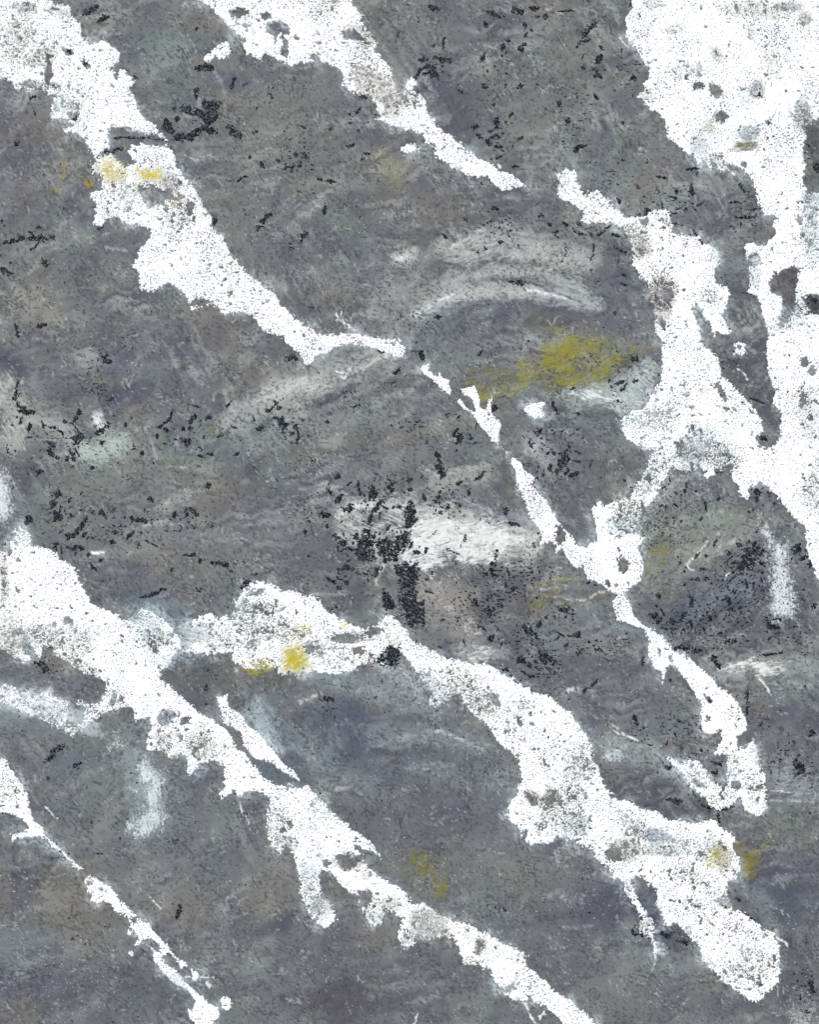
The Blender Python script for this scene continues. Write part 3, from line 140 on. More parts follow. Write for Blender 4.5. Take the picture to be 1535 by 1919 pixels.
YELLOWS = [('large yellow ochre patch at the right of the centre', 0.72, -14, (152, 146, 40), '1010 654 1020 645 1052 633 1083 626 1122 633 1136 644 1115 654 1087 651 1080 661 1076 697 1052 700 1017 690|1035 706 1087 704 1119 697 1115 675 1133 658 1168 661 1157 690 1136 707 1087 727 1040 730|967 679 1002 682 1010 704 990 727 960 737 925 750 897 755 900 739 946 735 974 718|1165 660 1210 650 1238 650 1200 662 1172 672|1025 614 1055 613 1064 622 1040 627'), ('olive yellow streak patch beside the white forked drip', 0.5, -8, (124, 120, 60), '870 690 900 680 960 675 975 700 985 725 945 742 900 748 880 730'), ('yellow blotch between the upper streaks', 0.55, -60, (138, 134, 70), '700 260 725 275 742 285 750 300 765 320 755 345 720 348 705 320 708 290'), ('broken yellow marks left of the upper left streak', 0.75, 70, (168, 152, 40), '94 345 104 348 106 358 96 362|120 302 132 305 122 330 114 334|150 332 165 338 178 346 180 354 165 350'), ('yellow blot on the left edge of the upper left streak', 0.7, 60, (196, 176, 46), '182 298 200 302 205 315 215 325 228 340 210 338 195 330 186 318'), ('yellow stained blot at the middle of the upper left streak', 0.75, 0, (214, 196, 70), '258 322 275 316 300 318 304 330 298 340 275 340 258 332'), ('olive yellow patch below the centre black specks', 0.55, -20, (132, 126, 52), '990 1120 1030 1100 1060 1085 1085 1085 1040 1105 1060 1120 1100 1118 1140 1105 1145 1115 1110 1135 1060 1140 1010 1145 985 1165 960 1160 980 1140'), ('olive yellow patch right of the winding white streak', 0.55, -50, (132, 128, 54), '1205 1015 1230 1000 1240 1010 1250 1020 1262 1040 1250 1060 1230 1080 1215 1090 1208 1070 1212 1040'), ('faint olive patch below the winding streak crossing', 0.35, -30, (118, 120, 72), '1230 1090 1260 1080 1275 1105 1300 1110 1270 1130 1240 1135 1225 1110'), ('yellow stain under the lower white streak', 0.85, 0, (164, 156, 48), '450 1242 468 1236 500 1236 512 1250 500 1262 506 1275 492 1278 484 1262 460 1256'), ('bright yellow stain on the lower white streak', 0.85, -40, (196, 184, 60), '530 1240 534 1222 550 1216 565 1222 580 1235 580 1250 560 1256 545 1250 532 1262'), ("yellow patch right of the lower streak's tongue", 0.62, -60, (138, 126, 28), '1376 1580 1400 1586 1415 1592 1435 1572 1450 1580 1440 1600 1424 1620 1416 1640 1402 1652 1388 1636 1392 1610 1376 1602'), ('olive stain on the tongue of the lower streak', 0.7, -40, (150, 140, 70), '1338 1600 1352 1596 1366 1598 1360 1612 1362 1626 1348 1630 1336 1615'), ('yellow patch above the bottom white streak', 0.65, 60, (128, 124, 40), '768 1590 790 1594 805 1592 800 1605 820 1610 832 1640 842 1660 838 1680 822 1694 812 1675 815 1655 800 1640 785 1650 775 1625 765 1610'), ('faint olive patch beside the bottom white streak', 0.4, 0, (112, 112, 58), '612 1660 640 1668 660 1680 640 1686 620 1678'), ('small yellow dabs among the left black marks', 0.5, -30, (140, 132, 66), '385 805 400 796 412 798 408 812 390 816|390 850 402 840 400 858|372 870 390 862 386 876'), ('olive stain on the upper right white mass', 0.8, -5, (128, 122, 88), '1368 274 1378 268 1386 272 1400 266 1418 268 1416 278 1398 284 1385 282 1374 280'), ('small olive blot at the top right corner', 0.6, 60, (120, 118, 90), '1500 40 1506 28 1518 26 1520 36 1512 48 1504 50'), ('faint yellow band beside the lower right blot', 0.4, -10, (126, 112, 62), '1288 1396 1300 1388 1325 1388 1315 1398 1295 1404')]
BLACKS = "156 26 169 18 184 12 9.1;182 42 203 30 7.8;55 185 65 180 3.1;64 206 65 216 2.6;26 274 35 267 4.7;365 57 370 52 6.5;365 130 375 128 388 128 9.1;370 162 367 185 11.7;310 221 315 240 331 255 352 258 365 248 391 237 11.7;305 229 307 240 11.7;326 258 344 261 365 258 9.1;386 249 407 248 13.0;292 193 3.9;5 417 10.4;73 427 6.5;0 456 26 451 47 446 6.3;47 446 78 447 103 446 11.5;83 493 10.4;181 430 192 425 2.6;250 143 257 146 3.9;124 90 130 99 7.8;154 115 162 122 5.2;180 130 182 146 3.9;141 221 10.4;159 240 6.5;211 258 261 258 310 263 2.6;182 289 208 284 235 276 4.7;255 422 3.1;1 479 3.1;94 162 117 163 3.6;p 337 198 348 197 373 203 383 188 400 185 414 194 407 206 408 221 399 232 384 236 379 224 362 216 340 211;385 122 400 129 9.1;443 146 435 156 432 167 4.7;463 156 453 159 2.1;424 235 435 248 453 255 15.6;479 248 7.8;552 284 557 294 3.9;568 287 573 297 6.5;488 305 492 315 5.2;522 306 3.1;443 339 456 334 466 328 3.1;674 180 687 182 9.1;656 216 9.1;674 201 667 214 3.9;651 231 661 229 3.1;703 214 3.1;672 245 4.7;682 233 2.1;701 237 2.1;650 274 664 271 3.9;682 287 693 289 3.1;646 310 3.1;635 304 2.6;594 334 609 339 630 340 3.6;562 361 7.3;587 362 3.6;508 401 495 412 479 430 10.4;609 383 607 401 3.6;674 407 2.6;575 435 562 453 3.6;562 438 570 446 2.6;745 65 5.7;764 8 4.7;400 409 401 422 7.8;413 317 2.6;755 203 5.2;762 220 3.6;674 83 664 107 651 133 1.8;741 493 747 490 2.6;762 491 3.6;802 13 812 18 825 17 7.8;914 21 929 29 945 29 11.7;906 44 914 48 5.2;958 18 981 22 11.7;992 12 1010 17 6.5;1002 33 1011 31 3.1;1021 26 1023 36 5.2;1047 23 1075 20 2.1;1118 42 1107 52 1091 70 6.5;1107 74 1088 78 1081 89 3.1;1083 56 2.6;1125 86 1130 94 3.9;1124 104 1121 122 5.2;1122 141 13.0;829 91 833 73 5.2;942 81 942 96 5.7;970 96 976 86 987 82 3.9;968 108 2.6;786 112 799 112 5.7;812 107 828 113 3.9;778 149 786 133 799 124 817 126 4.2;791 138 807 136 2.6;859 158 2.1;858 167 869 176 2.6;901 159 914 164 9.1;968 164 981 159 5.7;1049 194 6.5;1022 203 3.1;1091 195 3.6;1066 221 1062 232 5.7;1075 233 2.6;1100 222 2.1;896 215 2.1;931 219 929 240 13.0;885 238 896 236 5.2;919 246 3.6;931 253 940 261 4.2;903 258 3.6;912 268 919 274 4.7;927 274 940 276 4.7;962 273 2.6;920 297 3.1;929 298 942 294 2.6;961 313 972 311 3.1;978 305 2.1;834 302 3.1;875 302 2.6;849 321 2.6;776 300 2.6;884 334 3.6;898 339 905 347 3.1;918 341 3.1;922 334 940 332 5.2;1077 285 1088 274 1099 272 5.7;1057 266 3.6;1099 301 2.1;927 390 9.1;873 412 7.8;922 414 7.8;937 427 3.1;958 430 4.7;1010 404 1018 405 5.2;1046 388 2.1;996 417 4.2;829 438 836 447 3.6;877 469 889 469 2.1;896 472 5.7;910 464 6.5;824 467 2.1;1036 435 1047 446 1.8;1073 434 1094 440 2.1;1062 422 6.5;1120 440 1130 436 3.9;1148 438 1160 443 3.6;1060 464 1061 482 1.8;1112 456 1113 485 1.8;1062 495 5.2;1104 485 3.1;1156 373 3.6;1157 344 3.6;1152 172 2.1;761 493 3.6;953 494 1.8;1182 8 3.1;1170 42 2.1;1158 126 3.1;1152 171 2.6;1188 179 3.1;1183 273 2.1;1248 279 2.1;1169 301 3.6;1212 302 5.7;1204 320 2.1;1231 330 1250 333 2.1;1289 317 1310 314 3.1;1307 321 1306 331 1.8;1190 345 1199 352 2.6;1158 345 2.6;1157 370 1164 383 4.7;1396 360 1385 344 2.1;1364 379 1385 379 2.1;1297 380 2.1;1225 379 2.1;1204 377 2.6;1401 396 1424 390 2.1;1372 392 2.1;1377 407 1416 407 3.6;1373 425 5.2;1379 434 2.1;1315 429 2.6;1268 390 1289 393 1.6;1297 427 1312 446 1319 459 2.1;1294 443 3.6;1265 443 3.6;1195 409 7.3;1195 427 3.6;1166 427 3.1;1145 438 1161 443 3.6;1153 464 1174 474 2.6;1329 453 2.1;1343 26 1356 29 4.7;1336 78 2.6;1343 107 5.2;1441 231 8.3;1422 165 1424 177 9.1;1388 240 6.5;1422 235 3.1;1501 272 6.8;1530 382 3.1;1531 89 7.8;1530 307 1534 323 10.4;0 503 21 514 6.5;83 485 85 498 7.8;194 492 2.6;69 537 3.9;59 546 3.6;156 580 2.6;27 608 34 631 4.7;68 613 86 608 4.7;85 631 1.6;190 670 208 678 9.1;34 709 29 730 3.6;36 733 26 746 34 761 11.7;34 761 52 774 65 774 9.1;39 790 6.5;56 793 53 808 6.5;91 784 2.6;78 793 89 799 2.6;91 801 104 801 117 814 3.1;149 767 142 787 133 795 5.7;142 808 146 832 19.5;136 855 15.6;91 840 94 853 112 858 5.7;130 842 5.2;175 795 5.2;180 816 193 803 206 793 10.4;76 821 3.6;76 858 3.1;154 863 167 873 1.8;180 877 1.8;16 832 13 845 13.0;29 845 6.5;73 844 2.1;162 850 3.1;169 820 2.6;208 853 5.7;250 837 6.5;238 850 3.6;255 863 4.7;219 868 3.6;246 784 3.1;323 767 318 785 300 798 294 806 2.6;352 768 2.1;367 776 357 793 11.7;326 803 3.9;336 824 357 829 7.8;358 808 2.6;373 841 5.7;390 782 7.3;373 873 3.6;391 850 3.6;360 903 3.1;388 905 391 914 7.8;99 928 115 926 9.1;99 944 10.4;130 939 6.5;151 923 4.7;173 941 3.6;154 940 2.6;115 946 107 967 99 978 3.1;136 970 3.6;159 970 5.2;276 933 287 939 6.5;302 943 3.1;349 952 373 965 6.5;248 973 268 978 5.7;336 975 6.5;313 967 2.1;91 913 2.6;276 958 2.1;384 907 393 907 10.4;385 784 396 781 6.5;423 759 433 754 4.7;530 748 518 754 505 772 2.6;516 767 529 763 3.6;510 782 529 786 2.6;479 806 495 801 5.7;526 797 539 793 5.2;565 787 7.8;555 795 559 816 556 832 2.6;529 810 3.1;544 815 1.8;547 829 3.1;567 817 2.6;577 817 2.1;591 811 2.1;609 791 2.3;588 752 2.1;544 750 2.3;656 763 674 758 3.1;697 785 3.1;709 784 2.3;730 782 5.2;734 798 2.6;728 735 5.2;737 701 750 688 4.7;585 576 4.2;677 606 2.1;687 616 3.1;678 500 2.6;762 491 3.6;768 608 3.1;767 617 2.1;737 617 2.1;776 592 4.2;536 670 557 672 7.3;551 653 3.1;575 614 2.3;654 645 2.1;708 657 721 662 2.6;599 698 2.1;385 850 402 853 3.1;719 931 7.8;682 941 3.1;714 944 698 962 3.1;615 920 13.0;685 954 5.7;660 973 4.2;753 918 760 926 2.3;629 943 2.1;616 907 2.6;775 659 3.1;740 915 2.1;851 502 3.6;1065 493 4.2;1107 485 5.2;1109 506 4.7;1121 528 3.1;992 500 2.6;958 511 2.1;953 528 984 531 5.2;1018 536 2.1;1024 530 2.1;1070 558 2.1;990 563 2.1;1047 565 1.6;782 587 4.2;776 595 3.1;769 607 3.1;767 617 2.6;815 595 830 595 3.6;808 608 3.6;1099 604 2.3;781 642 3.6;773 659 3.1;787 657 796 675 6.5;905 657 896 665 4.2;916 652 2.6;916 643 1.8;898 686 3.6;888 696 1.6;881 717 3.1;893 728 3.1;1127 649 3.6;1110 686 2.3;1075 722 1078 733 7.8;1156 657 3.6;1146 725 3.1;1152 742 4.2;838 782 4.7;856 776 3.1;864 790 4.2;862 811 859 829 11.7;880 814 5.7;940 811 2.6;1036 754 1044 774 5.7;1083 774 5.7;1034 790 2.6;1013 808 7.8;1023 821 2.3;995 832 7.8;1054 811 1.6;853 845 7.8;819 847 823 866 826 892 7.8;828 876 14.3;902 892 889 902 4.2;802 896 1.8;843 907 3.6;819 907 2.6;802 914 2.3;882 918 2.3;991 872 5.2;1062 840 1057 863 1044 887 13.0;1032 879 7.8;1061 879 4.7;1086 884 1067 894 5.7;1121 837 3.6;1125 894 4.2;1155 814 2.1;1006 885 3.1;1062 902 1.8;824 931 9.1;812 920 2.1;825 959 4.7;813 969 2.6;849 923 4.7;859 946 9.1;872 930 2.1;886 935 2.3;948 957 9.1;869 966 2.6;850 967 2.6;901 974 3.6;916 979 2.1;834 923 2.1;1359 527 2.6;1420 524 5.7;1390 549 1411 550 1.6;1220 572 2.6;1229 607 2.3;1204 567 1.8;1526 561 13.0;1158 659 3.1;1182 670 1198 678 7.8;1225 673 3.6;1179 688 3.6;1164 715 2.1;1187 713 1.8;1147 724 3.1;1171 728 3.1;1155 742 3.6;1213 707 2.6;1213 741 5.2;1372 767 4.2;1290 822 4.2;1234 840 2.3;1155 815 1.8;1354 769 2.6;1256 892 1254 910 2.6;1287 902 1285 923 5.7;1242 915 7.8;1185 913 3.1;1161 936 4.7;1229 949 1250 949 2.3;1294 943 3.1;1225 941 1.8;1199 966 2.6;1333 954 3.6;1418 918 1420 939 5.7;1428 915 4.7;1366 928 2.1;1401 726 1.6;1406 746 1435 756 1.8;1338 887 1354 885 1.6;1406 949 1.8;1432 821 10.4;1523 780 5.2;104 965 102 978 4.7;89 978 2.6;81 999 4.7;115 986 3.1;160 970 146 994 125 1012 7.3;104 1023 13.0;120 1025 156 1030 7.8;167 1007 175 1010 5.2;208 999 219 996 5.7;211 1017 11.7;189 1051 5.2;167 1056 180 1069 10.4;190 1088 4.7;245 970 276 978 7.3;263 999 4.7;279 998 4.7;313 996 5.2;334 994 5.2;349 989 6.5;336 973 4.7;365 986 5.2;396 986 6.5;367 963 5.2;341 1042 365 1039 3.6;375 1051 7.8;322 1068 7.3;396 1056 5.2;261 1120 281 1116 300 1106 310 1103 3.6;373 1105 7.3;302 1140 2.3;180 1134 2.1;61 1181 3.1;57 1196 6.5;33 1211 3.6;104 1184 3.1;149 1181 5.2;310 1210 3.6;102 1128 3.6;86 1213 96 1214 2.1;69 1221 4.7;65 1241 91 1257 10.4;99 1270 4.7;115 1249 3.1;128 1238 141 1238 2.1;8 1020 2.1;179 1305 2.3;36 1343 2.3;50 1291 3.1;31 1292 3.1;149 1322 2.1;171 1334 3.1;122 1395 104 1408 83 1429 12.5;151 1429 136 1437 6.5;90 1458 5.2;374 1380 2.6;383 1393 5.2;386 1288 5.7;388 1320 3.6;154 1292 1.8;142 1320 3.1;397 987 6.5;570 998 7.8;393 1056 411 1056 430 1061 5.2;478 1077 3.6;466 1090 450 1103 7.3;427 1140 3.1;599 963 622 965 7.8;612 985 2.3;626 1002 7.8;643 1017 7.8;659 972 5.2;698 983 2.3;622 1088 13.0;654 1082 3.1;633 1067 4.7;672 1072 4.2;690 1090 3.1;719 1103 4.2;768 1072 20.8;630 1135 7.8;654 1116 2.1;698 1116 3.1;727 1122 732 1142 11.7;758 1122 771 1137 14.3;771 1168 9.1;p 704 1241 716 1221 727 1209 747 1210 751 1226 747 1247 727 1248 711 1247;667 1241 5.7;599 1309 625 1312 10.4;643 1314 2.1;703 1307 5.2;689 1317 2.6;722 1335 2.6;529 1270 2.6;457 1273 2.3;441 1284 3.6;470 1309 4.2;443 1327 3.1;465 1329 3.6;385 1290 6.5;387 1320 5.2;658 1383 3.1;716 1275 1.8;762 1292 1.8;741 1252 6.5;383 1051 2.6;776 1257 2.1;815 965 4.7;826 963 3.6;849 968 3.1;901 974 3.6;918 981 3.1;949 963 4.7;841 994 2.3;871 1002 871 1013 4.2;860 989 2.3;863 1023 3.1;816 1016 2.6;816 1036 2.6;836 1028 862 1039 2.6;842 1010 2.1;807 1053 2.6;832 1053 2.1;798 1072 3.6;953 1019 2.1;932 1025 929 1054 3.6;916 1038 2.3;893 1058 906 1060 2.6;927 1059 6.5;1002 1025 5.7;968 986 2.6;1133 1003 3.6;1103 1093 6.5;1142 1116 2.6;807 1129 2.3;830 1163 5.7;823 1183 3.1;806 1163 2.1;800 1181 2.1;851 1179 2.6;826 1213 4.7;846 1205 3.6;780 1200 5.2;841 1232 1.8;896 1235 2.6;776 1257 2.3;948 1254 11.7;958 1267 2.6;914 1247 1.8;974 1275 2.3;958 1284 3.1;997 1290 3.6;974 1254 989 1265 1010 1269 1.8;1026 1191 2.6;1062 1191 1083 1192 2.1;1114 1213 1130 1221 7.8;1138 1236 4.7;1090 1223 4.2;1099 1291 11.7;1044 1142 1070 1142 19.5;968 1241 984 1236 9.1;1010 1228 1041 1244 19.5;981 1176 1008 1195 15.6;940 1210 11.7;995 1327 2.3;920 1269 2.6;981 1314 3.6;889 1295 1.8;1091 1344 2.3;1067 1312 2.3;903 1176 911 1181 2.3;922 1072 15.6;963 1103 10.4;890 1132 10.4;916 1148 14.3;1199 965 2.6;1226 1016 4.2;1224 1033 4.2;1234 1049 2.3;1241 1072 2.3;1229 1081 3.1;1272 1045 3.1;1274 1056 4.2;1284 1067 7.8;1317 1066 6.5;1302 1085 11.7;1284 1096 5.2;1364 1059 5.2;1419 995 5.2;1401 1015 5.2;1435 1023 1422 1038 1396 1033 13.0;1385 1064 1411 1051 18.2;1429 1064 20.8;1492 1020 1495 1036 13.0;1510 1046 13.0;1518 1059 7.8;1526 1137 10.4;1411 1098 6.5;1229 1155 10.4;1255 1161 1265 1168 6.5;1281 1181 7.8;1289 1163 6.5;1372 1142 7.8;1390 1137 5.2;1349 1187 7.8;1362 1202 7.8;1390 1205 3.1;1432 1153 1445 1176 1463 1176 10.4;1489 1174 5.2;1489 1197 3.1;1317 1116 3.6;1263 1213 1291 1215 1317 1221 7.3;1336 1226 1343 1244 1351 1252 7.8;1424 1228 1448 1226 1474 1222 3.1;1489 1253 1.6;1198 1133 3.1;1234 1183 3.1;1175 1187 3.1;1205 1231 1204 1247 3.6;1174 1231 2.3;1257 1275 3.1;1290 1288 4.2;1204 1312 2.1;1225 1313 3.6;1294 1312 2.3;1401 1291 1401 1338 5.2;1402 1351 4.2;1381 1304 3.1;1298 1342 4.2;1273 1351 10.4;1195 1361 1187 1338 5.7;1278 1400 6.5;1479 1393 4.7;1523 1374 10.4;1480 1415 3.1;1448 1429 3.6;1500 1434 11.7;1502 1406 2.6;1343 1429 15.6;1233 1447 3.1;1242 1430 3.6;1290 1425 2.3;1256 1437 5.2;1416 1425 2.3;1427 1356 5.7;1461 1331 3.6;1485 1299 2.3;1510 1286 4.2;1260 1232 3.1;1351 1367 3.1;1328 1309 1336 1317 2.6;177 1493 1.8;173 1511 2.3;171 1542 3.1;220 1542 3.6;313 1479 1.6;293 1561 1.8;177 1600 193 1600 2.1;186 1606 2.1;128 1600 1.8;68 1569 1.6;96 1576 109 1585 1.6;136 1759 5.7;143 1754 3.1;159 1769 2.3;130 1722 2.6;143 1714 1.6;323 1694 2.3;339 1694 331 1720 5.2;133 1913 3.1;258 1905 3.1;211 1915 3.6;171 1640 1.6;4 1522 2.1;86 1459 4.7;396 1467 1.6;465 1500 2.1;459 1531 2.1;466 1546 2.1;440 1488 2.1;577 1531 2.3;604 1821 2.1;598 1858 3.1;581 1472 1.8;1019 1692 2.3;1036 1706 2.3;1069 1712 2.3;1077 1717 2.1;1107 1711 5.2;1131 1425 2.1;1125 1433 3.1;1448 1429 3.6;1500 1436 13.0;1510 1454 3.1;1234 1446 3.1;1255 1459 2.3;1265 1460 3.6;1341 1449 11.7;1250 1498 1278 1503 6.5;1221 1509 1208 1511 1.6;1315 1509 1333 1516 2.6;1346 1524 1349 1540 3.6;1341 1519 1359 1516 1377 1511 2.6;1372 1524 3.1;1407 1519 3.1;1442 1506 2.3;1437 1529 2.3;1379 1668 3.6;1385 1686 7.8;1354 1698 1367 1701 3.1;1239 1587 1260 1586 2.3;1233 1541 4.2;1186 1738 1187 1751 1221 1755 3.6;1192 1737 5.2;1239 1746 1257 1756 7.8;1271 1764 1291 1769 5.7;1255 1777 2.1;1252 1810 1.8;1396 1711 1419 1730 1.6;1521 1837 1523 1863 6.5;1515 1897 9.1;1485 1886 3.1;1504 1827 3.1;1426 1847 3.6;1521 1524 5.7;1377 1493 4.2;1304 1537 1.6;1273 1528 1.6;p 686 989 698 996 701 1028 705 1052 689 1049 671 1049 666 1035 670 1021 675 1003;p 756 971 768 982 768 1017 756 1035 742 1052 721 1052 710 1035 703 1014 714 1010 738 1015 752 1003 759 993;p 770 936 777 950 780 973 768 971 763 950;p 724 898 742 901 735 922 724 912;p 696 908 708 926 701 940 693 933;p 598 956 622 963 615 971 601 968;p 638 952 666 943 661 959 643 963;p 622 1000 647 1010 647 1024 626 1010;p 738 1059 777 1056 784 1091 770 1109 752 1098;p 749 1108 780 1119 795 1172 765 1168;p 715 1109 731 1112 742 1140 721 1140;p 755 965 770 960 783 975 775 985 760 975"
# ---------------------------------------------------------------- noise fields
ST = 1.3                        # spacing of the fine lattice
MX = 26
nx = int((FW + 2 * MX) / ST) // 2 * 2 + 1; ny = int((FH + 2 * MX) / ST) // 2 * 2 + 1
gx = (np.arange(nx) * ST - MX).astype(np.float32); gy = (np.arange(ny) * ST - MX).astype(np.float32)
X, Y = np.meshgrid(gx, gy)
_rs = np.random.RandomState(7)
_perm = np.concatenate([_rs.permutation(1024)] * 3).astype(np.int32)
_ang = _rs.rand(1024).astype(np.float32) * 2 * np.pi
_gc, _gs = np.cos(_ang), np.sin(_ang)
def perlin(x, y, seed=0):
    xi = np.floor(x).astype(np.int32); yi = np.floor(y).astype(np.int32)
    xf = x - xi; yf = y - yi
    u = xf * xf * xf * (xf * (xf * 6 - 15) + 10); v = yf * yf * yf * (yf * (yf * 6 - 15) + 10)
    x0 = (xi + seed * 37) & 1023; x1 = (x0 + 1) & 1023; y0 = (yi + seed * 91) & 1023; y1 = (y0 + 1) & 1023
    def g(a, b, dx, dy):
        h = _perm[_perm[a] + b]; return _gc[h] * dx + _gs[h] * dy
    n00 = g(x0, y0, xf, yf); n10 = g(x1, y0, xf - 1, yf); n01 = g(x0, y1, xf, yf - 1); n11 = g(x1, y1, xf - 1, yf - 1)
    a = n00 + u * (n10 - n00); b = n01 + u * (n11 - n01)
    return (a + v * (b - a)) * 1.5
def fbm(x, y, sc, octv=3, seed=0, gain=0.55):
    o = 0; a = 1; t = 0
    for i in range(octv):
        o = o + a * perlin(x / sc, y / sc, seed + i * 5); t += a; a *= gain; sc *= 0.5
    return o / t * 1.25
def rot(x, y, deg):
    c, s = math.cos(R(deg)), math.sin(R(deg)); return x * c + y * s, -x * s + y * c
def sm(a, b, t):
    t = np.clip((t - a) / (b - a), 0, 1); return t * t * (3 - 2 * t)
def lin(c):
    c = np.asarray(c, np.float32) / 255
    return np.where(c <= .04045, c / 12.92, ((c + .055) / 1.055) ** 2.4).astype(np.float32)
N_edge = fbm(X, Y, 26, 4, 3)                 # ragged edges
N_jag = fbm(X, Y, 13, 4, 13, .75)
N_fine = fbm(X, Y, 7, 2, 21)
N_p4 = perlin(X / 4.2, Y / 4.2, 31)          # pores
N_p9 = fbm(X * .8, Y, 11, 2, 41)
_a, _b = rot(X + N_edge * 22, Y + N_edge * 22, -24)
N_w1 = np.abs(perlin(_a / 10.5 + N_fine * .35, _b / 4.4 + N_fine * .3, 33))     # worm-like cracks
N_w2 = perlin(X / 9.0, Y / 6.5, 35)
N_s3 = perlin(_a / 6.5, _b / 2.6, 37)
N_grit = _rs.rand(ny, nx).astype(np.float32) * 2 - 1
N_grit = (N_grit + np.roll(N_grit, 1, 0) * .5 + np.roll(N_grit, 1, 1) * .5) / 1.2
N_big = fbm(X, Y, 160, 3, 51)
N_mid = fbm(X, Y, 46, 3, 61)
def brush(deg, L, Wd, seed, octv=2):
    a, b = rot(X + N_mid * 14, Y + N_mid * 14, deg); return fbm(a / L * Wd, b, Wd, octv, seed)
B_h = brush(-6, 26, 4.5, 71); B_d = brush(-38, 24, 4.5, 81); B_v = brush(72, 22, 4.5, 91)
RELIEF = (fbm(X, Y, 90, 2, 101) * 1.3 + brush(-20, 60, 22, 105) * .7).astype(np.float32)

def box(x0, y0, x1, y1, m=0):
    i0 = max(0, int((x0 - m + MX) / ST)); i1 = min(nx, int((x1 + m + MX) / ST) + 2)
    j0 = max(0, int((y0 - m + MX) / ST)); j1 = min(ny, int((y1 + m + MX) / ST) + 2)
    return (slice(j0, j1), slice(i0, i1))
def seg_d2(px, py, ax, ay, bx, by):
    dx, dy = bx - ax, by - ay; L = dx * dx + dy * dy + 1e-6
    t = np.clip(((px - ax) * dx + (py - ay) * dy) / L, 0, 1)
    return (px - ax - t * dx) ** 2 + (py - ay - t * dy) ** 2
def poly_sd(px, py, P):
    """signed distance, positive inside"""
    P = np.asarray(P, np.float32).reshape(-1, 2); n = len(P)
    d = np.full(px.shape, 1e9, np.float32); ins = np.zeros(px.shape, bool)
    for i in range(n):
        ax, ay = P[i]; bx, by = P[(i + 1) % n]
        # only nearby columns matter for the distance; the parity needs every row the edge crosses
        d = np.minimum(d, seg_d2(px, py, ax, ay, bx, by))
        if ay != by:
            c = ((ay > py) != (by > py)) & (px < (bx - ax) * (py - ay) / (by - ay) + ax); ins ^= c
    d = np.sqrt(d); return np.where(ins, d, -d)
def nums(s): return [float(a) for a in s.split()]

# ---------------------------------------------------------------- outlines of the white streaks, as distances
SD = {}; NEAR = np.full((ny, nx), -60, np.float32)
for key, (label, T, rough, por, outer, holes) in WHITES.items():
    P = nums(outer); sl = box(min(P[::2]), min(P[1::2]), max(P[::2]), max(P[1::2]), 45)
    px, py = X[sl], Y[sl]
    wx = px + N_jag[sl] * rough * 1.3; wy = py + np.roll(N_jag, 97, 1)[sl] * rough * 1.3
    sd = poly_sd(wx, wy, P)
    for hstr in holes.split('|'):
        if hstr.strip():
            H = nums(hstr); b2 = box(min(H[::2]), min(H[1::2]), max(H[::2]), max(H[1::2]), 40)
            j0 = max(b2[0].start, sl[0].start) - sl[0].start; j1 = min(b2[0].stop, sl[0].stop) - sl[0].start
            i0 = max(b2[1].start, sl[1].start) - sl[1].start; i1 = min(b2[1].stop, sl[1].stop) - sl[1].start
            if j1 <= j0 or i1 <= i0: continue
            ss = (slice(j0, j1), slice(i0, i1))
            sd[ss] = np.minimum(sd[ss], -poly_sd(px[ss] + N_jag[sl][ss] * 5, py[ss] + N_jag[sl][ss] * 5, H))
    SD[key] = (sl, sd); NEAR[sl] = np.maximum(NEAR[sl], sd)

# ---------------------------------------------------------------- pigment of the ground coat
base = lin((107, 110, 111)); G = np.empty((ny, nx, 3), np.float32); G[:] = base
def mixin(A, sl, m, col):
    m = m[..., None]; A[sl] = A[sl] * (1 - m) + lin(col) * m
ALL = (slice(0, ny), slice(0, nx))
mixin(G, ALL, sm(.0, .45, N_big) * .6, (119, 112, 106))
mixin(G, ALL, sm(.02, .5, fbm(X, Y, 120, 3, 111)) * .6, (106, 116, 113))
mixin(G, ALL, sm(.05, .5, fbm(X, Y, 100, 3, 121)) * .55, (90, 91, 106))
mixin(G, ALL, sm(.1, .55, fbm(X, Y, 80, 3, 131)) * .4, (126, 131, 128))
for (x, y, rx, ry, an, col, al) in TINTS:
    r = max(rx, ry) * 2.0; sl = box(x - r, y - r, x + r, y + r)
    a, b = rot(X[sl] - x, Y[sl] - y, an)
    d = np.sqrt((a / rx) ** 2 + (b / ry) ** 2) + N_mid[sl] * .55 + N_fine[sl] * .12
    mixin(G, sl, (1 - sm(.45, 1.35, d)) * al, (col[0] - 1, col[1], col[2]))
Gf = G.copy()
w_h = sm(-.25, .35, fbm(X, Y, 220, 1, 141)); w_v = (1 - w_h) * sm(-.2, .3, fbm(X, Y, 200, 1, 151))
BR = B_h * w_h + (1 - w_h - w_v) * B_d + B_v * w_v
L_h = brush(-8, 150, 13, 501, 3); L_d = brush(-35, 130, 13, 511, 3); L_v = brush(60, 110, 13, 521, 3)
LR = L_h * w_h + (1 - w_h - w_v) * L_d + L_v * w_v
RB = fbm(X, Y, 90, 2, 161)
